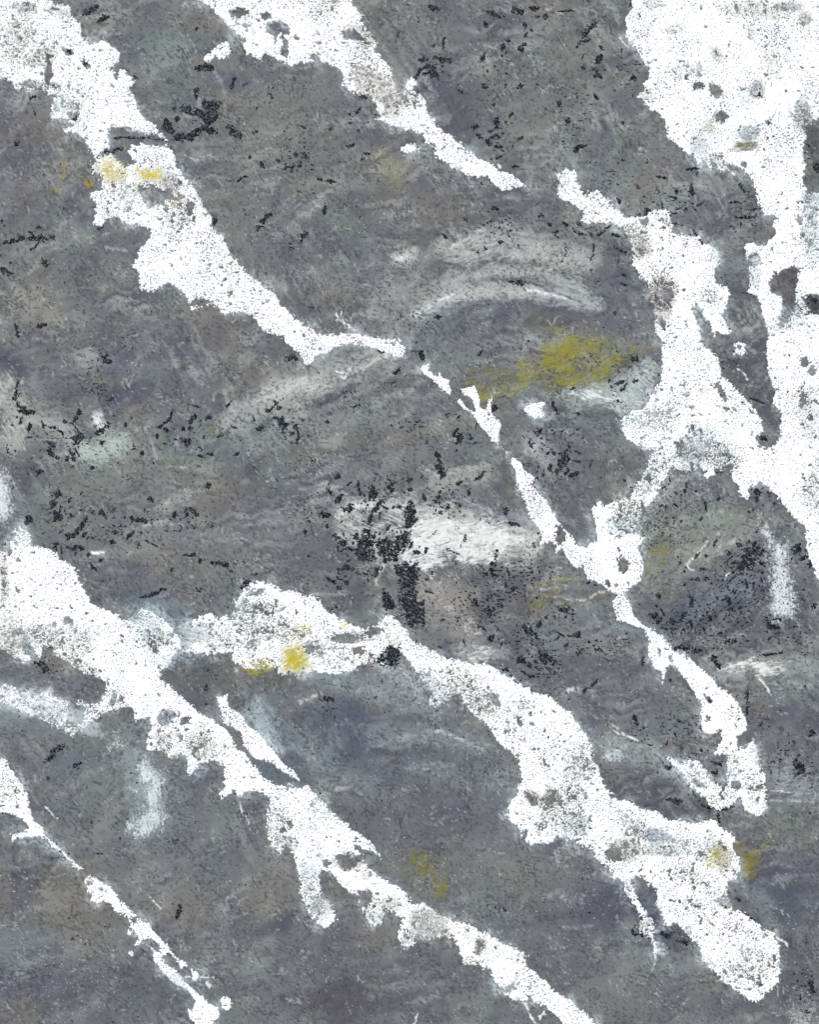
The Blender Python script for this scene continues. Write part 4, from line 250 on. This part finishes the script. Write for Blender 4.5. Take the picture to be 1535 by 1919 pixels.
# overlapping scraped coats: each has a crisp edge and a tone of its own
for q, (sc_, thr_, col, al) in enumerate([(110, .12, (90, 94, 96), .5), (85, .18, (124, 127, 123), .55), (70, .22, (84, 88, 97), .5), (52, .24, (110, 106, 102), .5),
                                          (44, .26, (136, 141, 139), .5), (36, .30, (88, 92, 96), .5), (28, .32, (96, 104, 102), .5)]):
    e = fbm(X + N_jag * 7, Y * 1.3 + N_jag * 7, sc_, 4, 530 + q * 7) + .25 * LR
    e2 = perlin(X / 90, Y / 90, 580 + q)
    mixin(G, ALL, sm(thr_, thr_ + .05 + .2 * np.abs(e2), e) * al * (.55 + .45 * sm(-.3, .3, e2)), col)
W_h = brush(-10, 260, 26, 541, 4); W_d = brush(-36, 240, 26, 551, 4)
WR = W_h * w_h + (1 - w_h) * W_d
mixin(G, ALL, sm(.05, .32, WR) * .24, (140, 145, 144))
mixin(G, ALL, sm(.05, .30, -WR) * .22, (84, 88, 94))
mixin(G, ALL, sm(.04, .55, LR + .35 * RB) * .42, (150, 154, 152))
mixin(G, ALL, sm(.10, .6, -LR + .3 * fbm(X, Y, 80, 2, 172)) * .42, (76, 80, 88))
mixin(G, ALL, sm(.26, .75, BR * .8 + .3 * RB) * .1, (150, 153, 151))
mixin(G, ALL, sm(.24, .7, -BR * .8 + .35 * fbm(X, Y, 70, 2, 171)) * .2, (78, 80, 88))
# some stretches are smoothed flat, others stay rough
diag = (Y - 1150) / 1.0 + (700 - X) * .55        # the lower left half is rubbed smoother
am = np.clip(.66 + .8 * fbm(X, Y, 130, 2, 731) - .40 * sm(-100, 250, diag), .25, 1.25)[..., None]
G = Gf * (1 - am) + G * am
# broad pale smears
for (pts, wd, an, col, al) in SMEARS:
    p = nums(pts); xs, ys = p[::2], p[1::2]; sl = box(min(xs), min(ys), max(xs), max(ys), wd * 1.2)
    px = X[sl] + N_mid[sl] * wd * .22 + N_jag[sl] * 4; py = Y[sl] + N_edge[sl] * wd * .22 + N_jag[sl] * 4; d = np.full(px.shape, 1e9, np.float32)
    for i in range(len(xs) - 1): d = np.minimum(d, seg_d2(px, py, xs[i], ys[i], xs[i + 1], ys[i + 1]))
    d = np.sqrt(d) / (wd / 2)
    a, b = rot(X[sl] + N_mid[sl] * 12, Y[sl] + N_mid[sl] * 12, an)
    st = fbm(a / 8, b, 9, 4, 601, .7)
    m = np.clip(1.15 - d, 0, 1); m = np.clip(m * 1.5 + st * 1.1 - .25, 0, 1) * sm(0, .35, m)
    mixin(G, sl, m * al, col)
# pale haze of thinned white creeping out from under the streaks
hz = sm(-20, 1, NEAR + N_mid * 16 + N_jag * 10) * sm(-.15, .5, fbm(X, Y, 70, 2, 621)) * (.75 + N_grit * .5 + N_fine * .5)
mixin(G, ALL, np.clip(hz, 0, 1) * .5, (176, 188, 191))
# dark flecks and hairline scratches, a few units across
FL = perlin(X / 6.5 + N_mid, Y / 4.2, 181) + .55 * fbm(X, Y, 60, 2, 191)
mixin(G, ALL, sm(.40, .56, FL) * .62, (78, 80, 86))
FL = perlin(X / 3.3, Y / 2.7, 182) + .4 * fbm(X, Y, 75, 2, 193)
mixin(G, ALL, sm(.52, .66, FL) * .45, (72, 75, 82))
for q, (an, a_, b_, t) in enumerate([(-40, 11, 5, .74), (15, 12, 5, .76), (70, 11, 4.6, .76), (-10, 20, 3.6, .74)]):
    a, b = rot(X + N_mid * 20 + N_jag * 3, Y + N_mid * 20 + N_jag * 3, an); h = perlin(a / a_, b / b_, 740 + q) + .45 * fbm(X, Y, 75, 2, 750 + q)
    mixin(G, ALL, sm(t, t + .06, h) * .7, (78, 82, 88))
for q, (an, a_, b_) in enumerate([(-30, 26, 2.6), (-8, 30, 2.5), (65, 24, 2.5), (-62, 24, 2.5)]):
    a, b = rot(X + N_mid * 16, Y + N_mid * 16, an); h = perlin(a / a_, b / b_, 700 + q) + .5 * perlin(X / 60, Y / 60, 710 + q) + .12 * N_grit
    mixin(G, ALL, sm(.74, .86, h) * .6, (66, 70, 80)); mixin(G, ALL, sm(.84, .98, -h) * .4, (158, 162, 160))
SC = np.abs(fbm(X + N_edge * 8, Y, 48, 2, 201)); scm = sm(.1, .3, fbm(X, Y, 55, 2, 211))
mixin(G, ALL, (1 - sm(.008, .022, SC)) * scm * .55, (70, 74, 84))
SC = np.abs(fbm(X, Y + N_edge * 8, 40, 2, 221)); scm = sm(.16, .34, fbm(X, Y, 65, 2, 231))
mixin(G, ALL, (1 - sm(.006, .02, SC)) * scm * .5, (165, 168, 164))
for (pts, wd, col, al) in WISPS:
    p = nums(pts); xs, ys = p[::2], p[1::2]; sl = box(min(xs), min(ys), max(xs), max(ys), wd * 2)
    px = X[sl] + N_edge[sl] * 5; py = Y[sl] + N_edge[sl] * 5; d = np.full(px.shape, 1e9, np.float32)
    for i in range(len(xs) - 1): d = np.minimum(d, seg_d2(px, py, xs[i], ys[i], xs[i + 1], ys[i + 1]))
    d = np.sqrt(d) / (wd / 2)
    mixin(G, sl, np.clip((1 - sm(.1, 1.2, d)) * (.9 + 1.3 * BR[sl] + .9 * N_fine[sl] + .8 * N_jag[sl] - .25), 0, 1) * al * (.75 if col[0] > 120 else 1), col)
lum = (G @ np.array([.25, .6, .15], np.float32) / float(base @ np.array([.25, .6, .15], np.float32)))[..., None]
G = G * lum ** .5 * 1.25
G *= (1 + .025 * N_grit + .04 * N_fine)[..., None]

# ---------------------------------------------------------------- pigment and thinness of the white paint
Wc = np.empty((ny, nx, 3), np.float32); Wc[:] = lin((248, 250, 249))
Wp = np.zeros((ny, nx), np.float32)
mixin(Wc, ALL, sm(.1, .5, fbm(X, Y, 60, 3, 241)) * .28, (205, 218, 222))
mixin(Wc, ALL, sm(.15, .5, fbm(X, Y, 50, 3, 251)) * .22, (226, 222, 214))
Wp += fbm(X, Y, 60, 3, 261) * .16
for (x, y, rx, ry, an, col, al, po) in WTINT:
    r = max(rx, ry) * 2.0; sl = box(x - r, y - r, x + r, y + r)
    a, b = rot(X[sl] - x, Y[sl] - y, an)
    d = np.sqrt((a / rx) ** 2 + (b / ry) ** 2) + N_mid[sl] * .4 + N_fine[sl] * .25
    m = 1 - sm(.4, 1.3, d)
    if al: mixin(Wc, sl, np.clip(m * (1 + N_grit[sl] * .6), 0, 1) * al, col)
    Wp[sl] += m * po

# ---------------------------------------------------------------- materials
def noise(n, l, scale, detail=2, rough=.6, co=None):
    t = n.new('ShaderNodeTexNoise'); t.inputs['Scale'].default_value = scale
    t.inputs['Detail'].default_value = detail; t.inputs['Roughness'].default_value = rough
    if co: l.new(co, t.inputs['Vector'])
    return t
def paint(name, var, rough, bump, grain=900, dark=None, thr=(.62, .66), spec=.25):
    m = bpy.data.materials.new(name); m.use_nodes = True; n = m.node_tree.nodes; l = m.node_tree.links
    b = n['Principled BSDF']; tc = n.new('ShaderNodeTexCoord')
    at = n.new('ShaderNodeAttribute'); at.attribute_name = 'pigment'
    g1 = noise(n, l, grain, 3, .65, tc.outputs['Object'])
    mr = n.new('ShaderNodeMapRange'); mr.inputs[1].default_value = .25; mr.inputs[2].default_value = .75
    mr.inputs[3].default_value = 1 - var; mr.inputs[4].default_value = 1 + var
    l.new(g1.outputs[0], mr.inputs[0])
    mu = n.new('ShaderNodeVectorMath'); mu.operation = 'SCALE'
    l.new(at.outputs['Color'], mu.inputs[0]); l.new(mr.outputs[0], mu.inputs['Scale'])
    col = mu.outputs[0]
    if dark is not None:
        g2 = noise(n, l, 620, 2, .55, tc.outputs['Object'])
        g3 = noise(n, l, 30, 3, .6, tc.outputs['Object'])
        ad = n.new('ShaderNodeMath'); ad.operation = 'MULTIPLY_ADD'; ad.inputs[1].default_value = .38
        l.new(g3.outputs[0], ad.inputs[0]); l.new(g2.outputs[0], ad.inputs[2])
        r2 = n.new('ShaderNodeMapRange'); r2.inputs[1].default_value = thr[0] + .19; r2.inputs[2].default_value = thr[1] + .19
        l.new(ad.outputs[0], r2.inputs[0])
        mx = n.new('ShaderNodeMix'); mx.data_type = 'RGBA'; mx.inputs[7].default_value = (*lin(dark), 1)
        l.new(r2.outputs[0], mx.inputs[0]); l.new(col, mx.inputs[6]); col = mx.outputs[2]
    l.new(col, b.inputs['Base Color']); b.inputs['Roughness'].default_value = rough
    b.inputs['Specular IOR Level'].default_value = spec
    bp = n.new('ShaderNodeBump'); bp.inputs['Strength'].default_value = bump; bp.inputs['Distance'].default_value = .0003
    g4 = noise(n, l, 380, 4, .6, tc.outputs['Object']); l.new(g4.outputs[0], bp.inputs['Height'])
    l.new(bp.outputs[0], b.inputs['Normal'])
    return m
M_ground = paint('grey_ground_paint', .05, .75, .35)
M_white = paint('white_paint', .04, .8, .25, dark=(120, 122, 124), thr=(.60, .64), spec=.15)
M_film = paint('thin_dry_brush_paint', .16, .8, .3)
M_yellow = paint('yellow_ochre_paint', .14, .75, .3)
M_black = paint('black_paint', .3, .7, .5, spec=.15)
def plain(name, col, sc, rough=.85, var=.25):
    m = bpy.data.materials.new(name); m.use_nodes = True; n = m.node_tree.nodes; l = m.node_tree.links
    tc = n.new('ShaderNodeTexCoord'); t = noise(n, l, sc, 5, .6, tc.outputs['Object'])
    cr = n.new('ShaderNodeValToRGB'); c = lin(col)
    cr.color_ramp.elements[0].position = .3; cr.color_ramp.elements[1].position = .7
    cr.color_ramp.elements[0].color = (*(c * (1 - var)), 1); cr.color_ramp.elements[1].color = (*np.minimum(c * (1 + var), .9), 1)
    l.new(t.outputs[0], cr.inputs[0]); l.new(cr.outputs[0], n['Principled BSDF'].inputs['Base Color'])
    n['Principled BSDF'].inputs['Roughness'].default_value = rough
    return m

# ---------------------------------------------------------------- meshes
painting = bpy.data.objects.new('painting', None); S.collection.objects.link(painting)
painting['label'] = 'abstract painting of jagged white streaks over scraped grey paint with black marks and yellow patches'
painting['category'] = 'painting'
def mesh_from_grid(name, xs, ys, zs, keep, cols, mat, parent=painting):
    """xs, ys, zs: 2-D arrays of lattice points; keep: cells to build"""
    h, wd = xs.shape; idx = np.arange(h * wd).reshape(h, wd)
    q = np.stack([idx[:-1, :-1], idx[1:, :-1], idx[1:, 1:], idx[:-1, 1:]], -1)[keep]
    used = np.zeros(h * wd, bool); used[q.ravel()] = True
    new = np.cumsum(used) - 1; q = new[q].astype(np.int32)
    v = np.stack([(xs.ravel() - FW / 2) * U, (FH / 2 - ys.ravel()) * U, zs.ravel() * U + BASE], -1)[used].astype(np.float32)
    me = bpy.data.meshes.new(name); nq = len(q)
    if nq == 0: return None
    me.vertices.add(len(v)); me.vertices.foreach_set('co', v.ravel())
    me.loops.add(nq * 4); me.loops.foreach_set('vertex_index', q.ravel())
    me.polygons.add(nq); me.polygons.foreach_set('loop_start', np.arange(nq, dtype=np.int32) * 4)
    me.polygons.foreach_set('use_smooth', np.ones(nq, bool))
    me.update(calc_edges=True)
    c = np.ones((len(v), 4), np.float32); c[:, :3] = cols.reshape(-1, 3)[used]
    at = me.attributes.new('pigment', 'FLOAT_COLOR', 'POINT'); at.data.foreach_set('color', c.ravel())
    me.materials.append(mat)
    o = bpy.data.objects.new(name, me); S.collection.objects.link(o)
    if parent: o.parent = parent
    return o
def layer(name, sl, f, h0, T, k, cols, mat, label=None, kind=None):
    """a coat lying on the ground coat wherever f > 0; thickness grows with f up to T and never dips far below"""
    pos = f > 0
    keep = pos[:-1, :-1] | pos[1:, :-1] | pos[1:, 1:] | pos[:-1, 1:]
    if not keep.any(): return None
    z = RELIEF[sl] + np.where(pos, np.minimum(f * k, T), np.maximum(f * k * 1.5, -.8)) + h0
    o = mesh_from_grid(name, X[sl], Y[sl], z, keep, cols, mat)
    if o and label: o['label'] = label
    if o and kind: o['kind'] = kind
    return o
GAIN = np.array([1.26, 1.27, 1.34], np.float32)      # how bright this daylight makes a white card, per channel
def clamp(c): return np.clip(c / GAIN, .002, .88)

g2 = (slice(0, ny, 2), slice(0, nx, 2))
Gc = clamp(G)
xs, ys = X[g2], Y[g2]
mesh_from_grid('grey_paint_coat', xs, ys, RELIEF[g2], np.ones((xs.shape[0] - 1, xs.shape[1] - 1), bool), Gc[g2], M_ground)
# board under the paint
x0, x1, y0, y1 = gx[0], gx[-1], gy[0], gy[-1]
v = []
for z in (-BASE / U, -3.0):
    for (a, b) in ((x0, y0), (x1, y0), (x1, y1), (x0, y1)):
        p = loc(a, b); v.append((p[0], p[1], BASE + z * U))
me = bpy.data.meshes.new('canvas_board')
me.from_pydata(v, [], [(0, 1, 2, 3), (7, 6, 5, 4), (0, 4, 5, 1), (1, 5, 6, 2), (2, 6, 7, 3), (3, 7, 4, 0)])
me.materials.append(plain('raw_canvas', (196, 188, 172), 300, var=.1))
bo = bpy.data.objects.new('canvas_board', me); S.collection.objects.link(bo); bo.parent = painting
# floor it lies on
me = bpy.data.meshes.new('floor'); F = 6.0; n_ = 12
vv = [((i / n_ - .5) * F, (j / n_ - .5) * F, 0.0) for j in range(n_ + 1) for i in range(n_ + 1)]
me.from_pydata(vv, [], [(j * (n_ + 1) + i, j * (n_ + 1) + i + 1, (j + 1) * (n_ + 1) + i + 1, (j + 1) * (n_ + 1) + i) for j in range(n_) for i in range(n_)])
me.materials.append(plain('concrete_floor', (140, 138, 134), 14))
fo = bpy.data.objects.new('floor', me); S.collection.objects.link(fo); fo['kind'] = 'structure'

# white streaks
for key, (label, T, rough, por, outer, holes) in WHITES.items():
    sl, sd = SD[key]; px, py = X[sl], Y[sl]
    fr = sm(-.3, .3, np.roll(N_mid, 90, 0)[sl])          # frayed stretches of the outline
    f = sd + N_fine[sl] * rough * (.3 + .5 * fr) + N_grit[sl] * (.5 + fr) + N_p4[sl] * (.6 + 3.2 * fr) - fr
    po = np.clip(por * .85 - .03 + Wp[sl] * 1.4 + .22 * N_big[sl] + .12 * N_mid[sl] + .10 * np.exp(-np.maximum(sd, 0) / 8) * (rough / 5) - .06, -.3, .62)
    gr = N_grit[sl]
    # porous zones break up into a network of fine cracks, the rest only has scattered pits
    f = np.minimum(f, (N_w1[sl] - (.23 * po - .015) + .30 * np.maximum(N_w2[sl] * -1 + .35 - po, -.12) + .05 * gr) * 14)
    f = np.minimum(f, (.74 - po * .6 - N_s3[sl] - .14 * gr) * 5)
    f = np.minimum(f, (.62 - po * .50 - N_p9[sl] * .95 - .1 * gr) * 12)
    th = np.clip(po * 1.2 - .2, 0, .42) * np.clip(.4 + N_fine[sl] + .5 * N_grit[sl], 0, 1)     # where the coat is thin the grey comes through
    th = np.maximum(th, .22 * np.exp(-np.maximum(sd, 0) / 2.5))
    c = Wc[sl] * (1 - th[..., None]) + (G[sl] * 1.6) * th[..., None]
    layer('white_streak', sl, f, 0, T * .72, 2.6, clamp(c * 1.34), M_white, label)

# thin dry-brushed patches and yellow patches
def dry(name, lst, h0, mat, soft):
    yel = .18 if name == 'yellow_patch' else 0
    for i, (label, den, an, col, polys) in enumerate(lst):
        PP = [nums(p) for p in polys.split('|')]; ax = sum(PP, [])
        sl = box(min(ax[::2]), min(ax[1::2]), max(ax[::2]), max(ax[1::2]), 12)
        px = X[sl] + N_edge[sl] * 12; py = Y[sl] + np.roll(N_edge, 61, 1)[sl] * 12
        sd = poly_sd(px, py, PP[0])
        for P in PP[1:]: sd = np.maximum(sd, poly_sd(px, py, P))
        a, b = rot(X[sl] + N_mid[sl] * 5, Y[sl] + N_mid[sl] * 5, an); bn = fbm(a / 6, b, 3.4, 2, 300 + i)
        bw = fbm(a / 2.5, b, 16, 3, 340 + i)
        cov = sm(-soft, soft * 1.2, sd) * den
        soft_ = any(q in label for q in ('mist', 'frosty', 'soft', 'blot', 'speckled'))
        if soft_: cov = sm(-soft * 1.5, soft * 1.6, sd + N_edge[sl] * 10) * den; m = cov * 1.9 - .85 + bn * .3 + N_jag[sl] * .6 + N_p4[sl] * .45 + N_grit[sl] * .45
        else: m = cov * 1.7 - .8 + yel + bn * .9 + bw * .6 - .55 * sm(.0, .45, np.roll(N_mid, 33, 1)[sl]) + N_fine[sl] * .4 + N_grit[sl] * .16
        f = np.minimum(sd + 16 if soft_ else sd + 9, (m + .30) * 3)
        al = (np.clip(sm(-.35, .9, m), 0, 1) * (.3 + .65 * den))[..., None]
        if OVER[0, 0] > 0: al = np.clip(al * 1.5, 0, 1)
        under = np.where((OVER[sl] > 0)[..., None], Wc[sl], G[sl])
        c = under * (1 - al) + lin(col) * (1.22 if name[0] == 'p' else 1) * (1 + .10 * N_fine[sl] + .16 * bn)[..., None] * al
        layer(name, sl, f, h0 + i * .006, .25, .5, clamp(c), mat, label)
OVER = np.zeros((ny, nx), np.float32)
dry('pale_dry_brush_patch', PALES, .10, M_film, 14)
ONW = [y for y in YELLOWS if ' on the' in y[0] or 'middle of' in y[0]]
dry('yellow_patch', [y for y in YELLOWS if y not in ONW], .34, M_yellow, 9)
OVER[:] = 1
dry('yellow_patch', ONW, 2.05, M_yellow, 9)

# black marks
marks = []
for s in BLACKS.split(';'):
    if s.startswith('p'):
        P = nums(s[2:]); xs_, ys_ = P[::2], P[1::2]
        area = abs(sum(xs_[i - 1] * ys_[i] - xs_[i] * ys_[i - 1] for i in range(len(xs_)))) / 2; marks.append((area, 'p', P, 0))
    else:
        P = nums(s); wd = P.pop(); L = sum(math.hypot(P[i + 2] - P[i], P[i + 3] - P[i + 1]) for i in range(0, len(P) - 2, 2))
        marks.append((wd * (L + wd), 's', P, wd))
marks.sort(key=lambda t: -t[0])
Kc = np.empty((ny, nx, 3), np.float32); Kc[:] = lin((14, 18, 24))
mixin(Kc, ALL, sm(-.1, .35, np.roll(N_p4, 77, 0) + N_grit * .5) * .85, (78, 86, 96))
rest = np.full((ny, nx), -9, np.float32)
N_mk = np.roll(N_edge, 200, 0); N_mk2 = np.roll(N_fine, 150, 1)
for n, (area, kd, P, wd) in enumerate(marks):
    sl = box(min(P[::2]), min(P[1::2]), max(P[::2]), max(P[1::2]), wd / 2 + 8)
    rr = random.Random(n)
    if kd == 's':                      # an angular flake: jagged sides along the mark's path
        if len(P) == 2:
            t = rr.uniform(0, math.pi); L = wd * rr.uniform(.35, .7); P = [P[0] - L * math.cos(t), P[1] - L * math.sin(t), P[0] + L * math.cos(t), P[1] + L * math.sin(t)]
        Lx, Rx = [], []; m_ = len(P) // 2
        for i in range(m_):
            a0, a1 = max(0, i - 1), min(m_ - 1, i + 1)
            dx, dy = P[2 * a1] - P[2 * a0], P[2 * a1 + 1] - P[2 * a0 + 1]; q = math.hypot(dx, dy) + 1e-6; dx /= q; dy /= q
            steps = 1 if i == m_ - 1 else max(1, int(math.hypot(P[2 * i + 2] - P[2 * i], P[2 * i + 3] - P[2 * i + 1]) / max(3, wd * .6)))
            for k in range(steps):
                t = k / steps; cx = P[2 * i] + (P[2 * i + 2] - P[2 * i] if i < m_ - 1 else 0) * t; cy = P[2 * i + 1] + (P[2 * i + 3] - P[2 * i + 1] if i < m_ - 1 else 0) * t
                e = .35 if (i == 0 and k == 0) or i == m_ - 1 else 1
                u, v = wd * e * rr.uniform(.2, .78), wd * e * rr.uniform(.2, .78)
                Lx += [(cx - dy * u + rr.uniform(-1, 1) * wd * .15, cy + dx * u)]; Rx += [(cx + dy * v, cy - dx * v + rr.uniform(-1, 1) * wd * .15)]
        P = [c for q in Lx + Rx[::-1] for c in q]
    amp = 3.0 if wd == 0 else min(1.8, .5 + wd * .2)
    sl = box(min(P[::2]), min(P[1::2]), max(P[::2]), max(P[1::2]), 7)
    sd = poly_sd(X[sl] + N_jag[sl] * amp * 3, Y[sl] + np.roll(N_jag, 50, 0)[sl] * amp * 3, P) + .3
    a, b = rot(X[sl], Y[sl], (n * 41) % 180)
    f = sd + N_grit[sl] * 1.7 + perlin(a / 7, b / 2.6, 640 + n % 9) * min(3.2, .8 + wd * .3)
    br = .34 if area > 500 else .56
    f = np.minimum(f, (br - .5 * N_p9[sl] * (area > 500) - perlin(X[sl] / 3.4, Y[sl] / 3.0, 690) - .55 * N_grit[sl]) * 4)
    kc = Kc[sl] * (1 - .6 * (1 - sm(.6, 2.4, sd)))[..., None]
    if area > 250:                     # torn along one direction
        a, b = rot(X[sl] + N_jag[sl] * 5, Y[sl] + N_jag[sl] * 5, -52 + (n % 5) * 18)
        f = np.minimum(f, (.36 + .12 * sm(1, 6, sd) - perlin(a / 16, b / 5.5, 695 + n % 3)) * 9 + N_grit[sl])
    if n < 290: layer('black_mark', sl, f, .5 + (n % 7) * .008 + (1.6 if area < 0 else 0), .35, .6, clamp(kc), M_black)
    else: rest[sl] = np.maximum(rest[sl], f)
# black marks too small to tell apart, and the peppering of black specks
for (x, y, rx, ry, an, den) in PEPPER:
    r = max(rx, ry) * 1.6; sl = box(x - r, y - r, x + r, y + r)
    a, b = rot(X[sl] - x, Y[sl] - y, an); d = np.sqrt((a / rx) ** 2 + (b / ry) ** 2) + N_mid[sl] * .4
    a2, b2 = rot(X[sl], Y[sl], an)
    pn = perlin(a2 / 7, b2 / 3.4, 401) + .35 * N_p4[sl] + .1 * N_grit[sl]
    rest[sl] = np.maximum(rest[sl], (pn - .64 + den * .34 - sm(.4, 1.3, d) * .6) * 6)
gl = perlin(X / 5.5, Y / 3.6, 405) + .45 * fbm(X, Y, 45, 2, 406) + .12 * N_grit
rest = np.maximum(rest, (gl - .98) * 6)
rc = random.Random(5)
for (cx, cy, rx, ry, num) in CHIPS:
    for k in range(int(num * .6)):
        x, y = rc.gauss(cx, rx * .5), rc.gauss(cy, ry * .5); L, wd, t = rc.uniform(2, 7) + rc.random() ** 3 * 9, rc.uniform(1.2, 3) + rc.random() ** 3 * 4, rc.choice((-55, -35, 20, 70)) + rc.uniform(-18, 18)
        P = []
        for q in range(6):
            an = q / 6 * 2 * math.pi; u, v_ = math.cos(an) * L * rc.uniform(.55, 1.1), math.sin(an) * wd * rc.uniform(.5, 1.4)
            P += [x + u * math.cos(R(t)) - v_ * math.sin(R(t)), y + u * math.sin(R(t)) + v_ * math.cos(R(t))]
        sl = box(min(P[::2]), min(P[1::2]), max(P[::2]), max(P[1::2]), 3)
        if rest[sl].size: rest[sl] = np.maximum(rest[sl], poly_sd(X[sl] + N_jag[sl] * 3, Y[sl] + N_jag[sl] * 3, P) + N_grit[sl] * .9)
zone = .5 * fbm(X, Y, 70, 2, 651) - .16 * np.clip(np.abs(Y - 900) / 700 - .2, 0, 1)
for q, (an, a_, b_) in enumerate([(-35, 11, 3.0), (10, 12, 2.8), (70, 10, 2.8), (-70, 9, 2.6)]):
    a, b = rot(X + N_edge * 6, Y + N_edge * 6, an)
    gl = perlin(a / a_, b / b_, 660 + q) + zone + .14 * N_grit + .25 * perlin(X / 120, Y / 120, 670 + q)
    rest = np.maximum(rest, (gl - 1.0) * 7)
rest = np.where(NEAR > 0, rest - .9, rest)
layer('black_specks', ALL, rest, .45, .3, .6, clamp(Kc), M_black, kind='stuff')

# fine white flecks and threads
fw = np.full((ny, nx), -9, np.float32)
for (x, y, rx, ry, den) in FLECKS:
    r = max(rx, ry) * 1.4; sl = box(x - r, y - r, x + r, y + r)
    d = np.sqrt(((X[sl] - x) / rx) ** 2 + ((Y[sl] - y) / ry) ** 2) + N_mid[sl] * .4
    a, b = rot(X[sl] + N_edge[sl] * 10, Y[sl], -18); pn = perlin(a / 4.6, b / 2.7, 411) + .2 * N_grit[sl] + .3 * N_fine[sl]
    fw[sl] = np.maximum(fw[sl], (pn - .98 + den * .3 - sm(.5, 1.3, d) * .6) * 6)
gl = perlin(X / 4.5, Y / 3.4, 415) + .42 * fbm(X, Y, 50, 2, 416)
fw = np.maximum(fw, (gl - 1.02) * 6)
for s in THREADS.split(';'):
    P = nums(s); wd = P.pop(); sl = box(min(P[::2]), min(P[1::2]), max(P[::2]), max(P[1::2]), 6)
    px = X[sl] + N_edge[sl] * 4; py = Y[sl] + N_mk[sl] * 4; sd = np.full(px.shape, 1e9, np.float32)
    for i in range(0, len(P) - 2, 2): sd = np.minimum(sd, seg_d2(px, py, *P[i:i + 4]))
    fw[sl] = np.maximum(fw[sl], wd * .5 - np.sqrt(sd) + N_fine[sl] * 2.4 + N_jag[sl] * 1.2 + N_grit[sl] * .7)
fa = np.clip(.35 + fw * .4 + .3 * N_mid, .15, 1)[..., None]
layer('white_flecks', ALL, fw, .42, .4, .5, clamp(G * (1 - fa) + Wc * .95 * fa), M_film, kind='stuff')
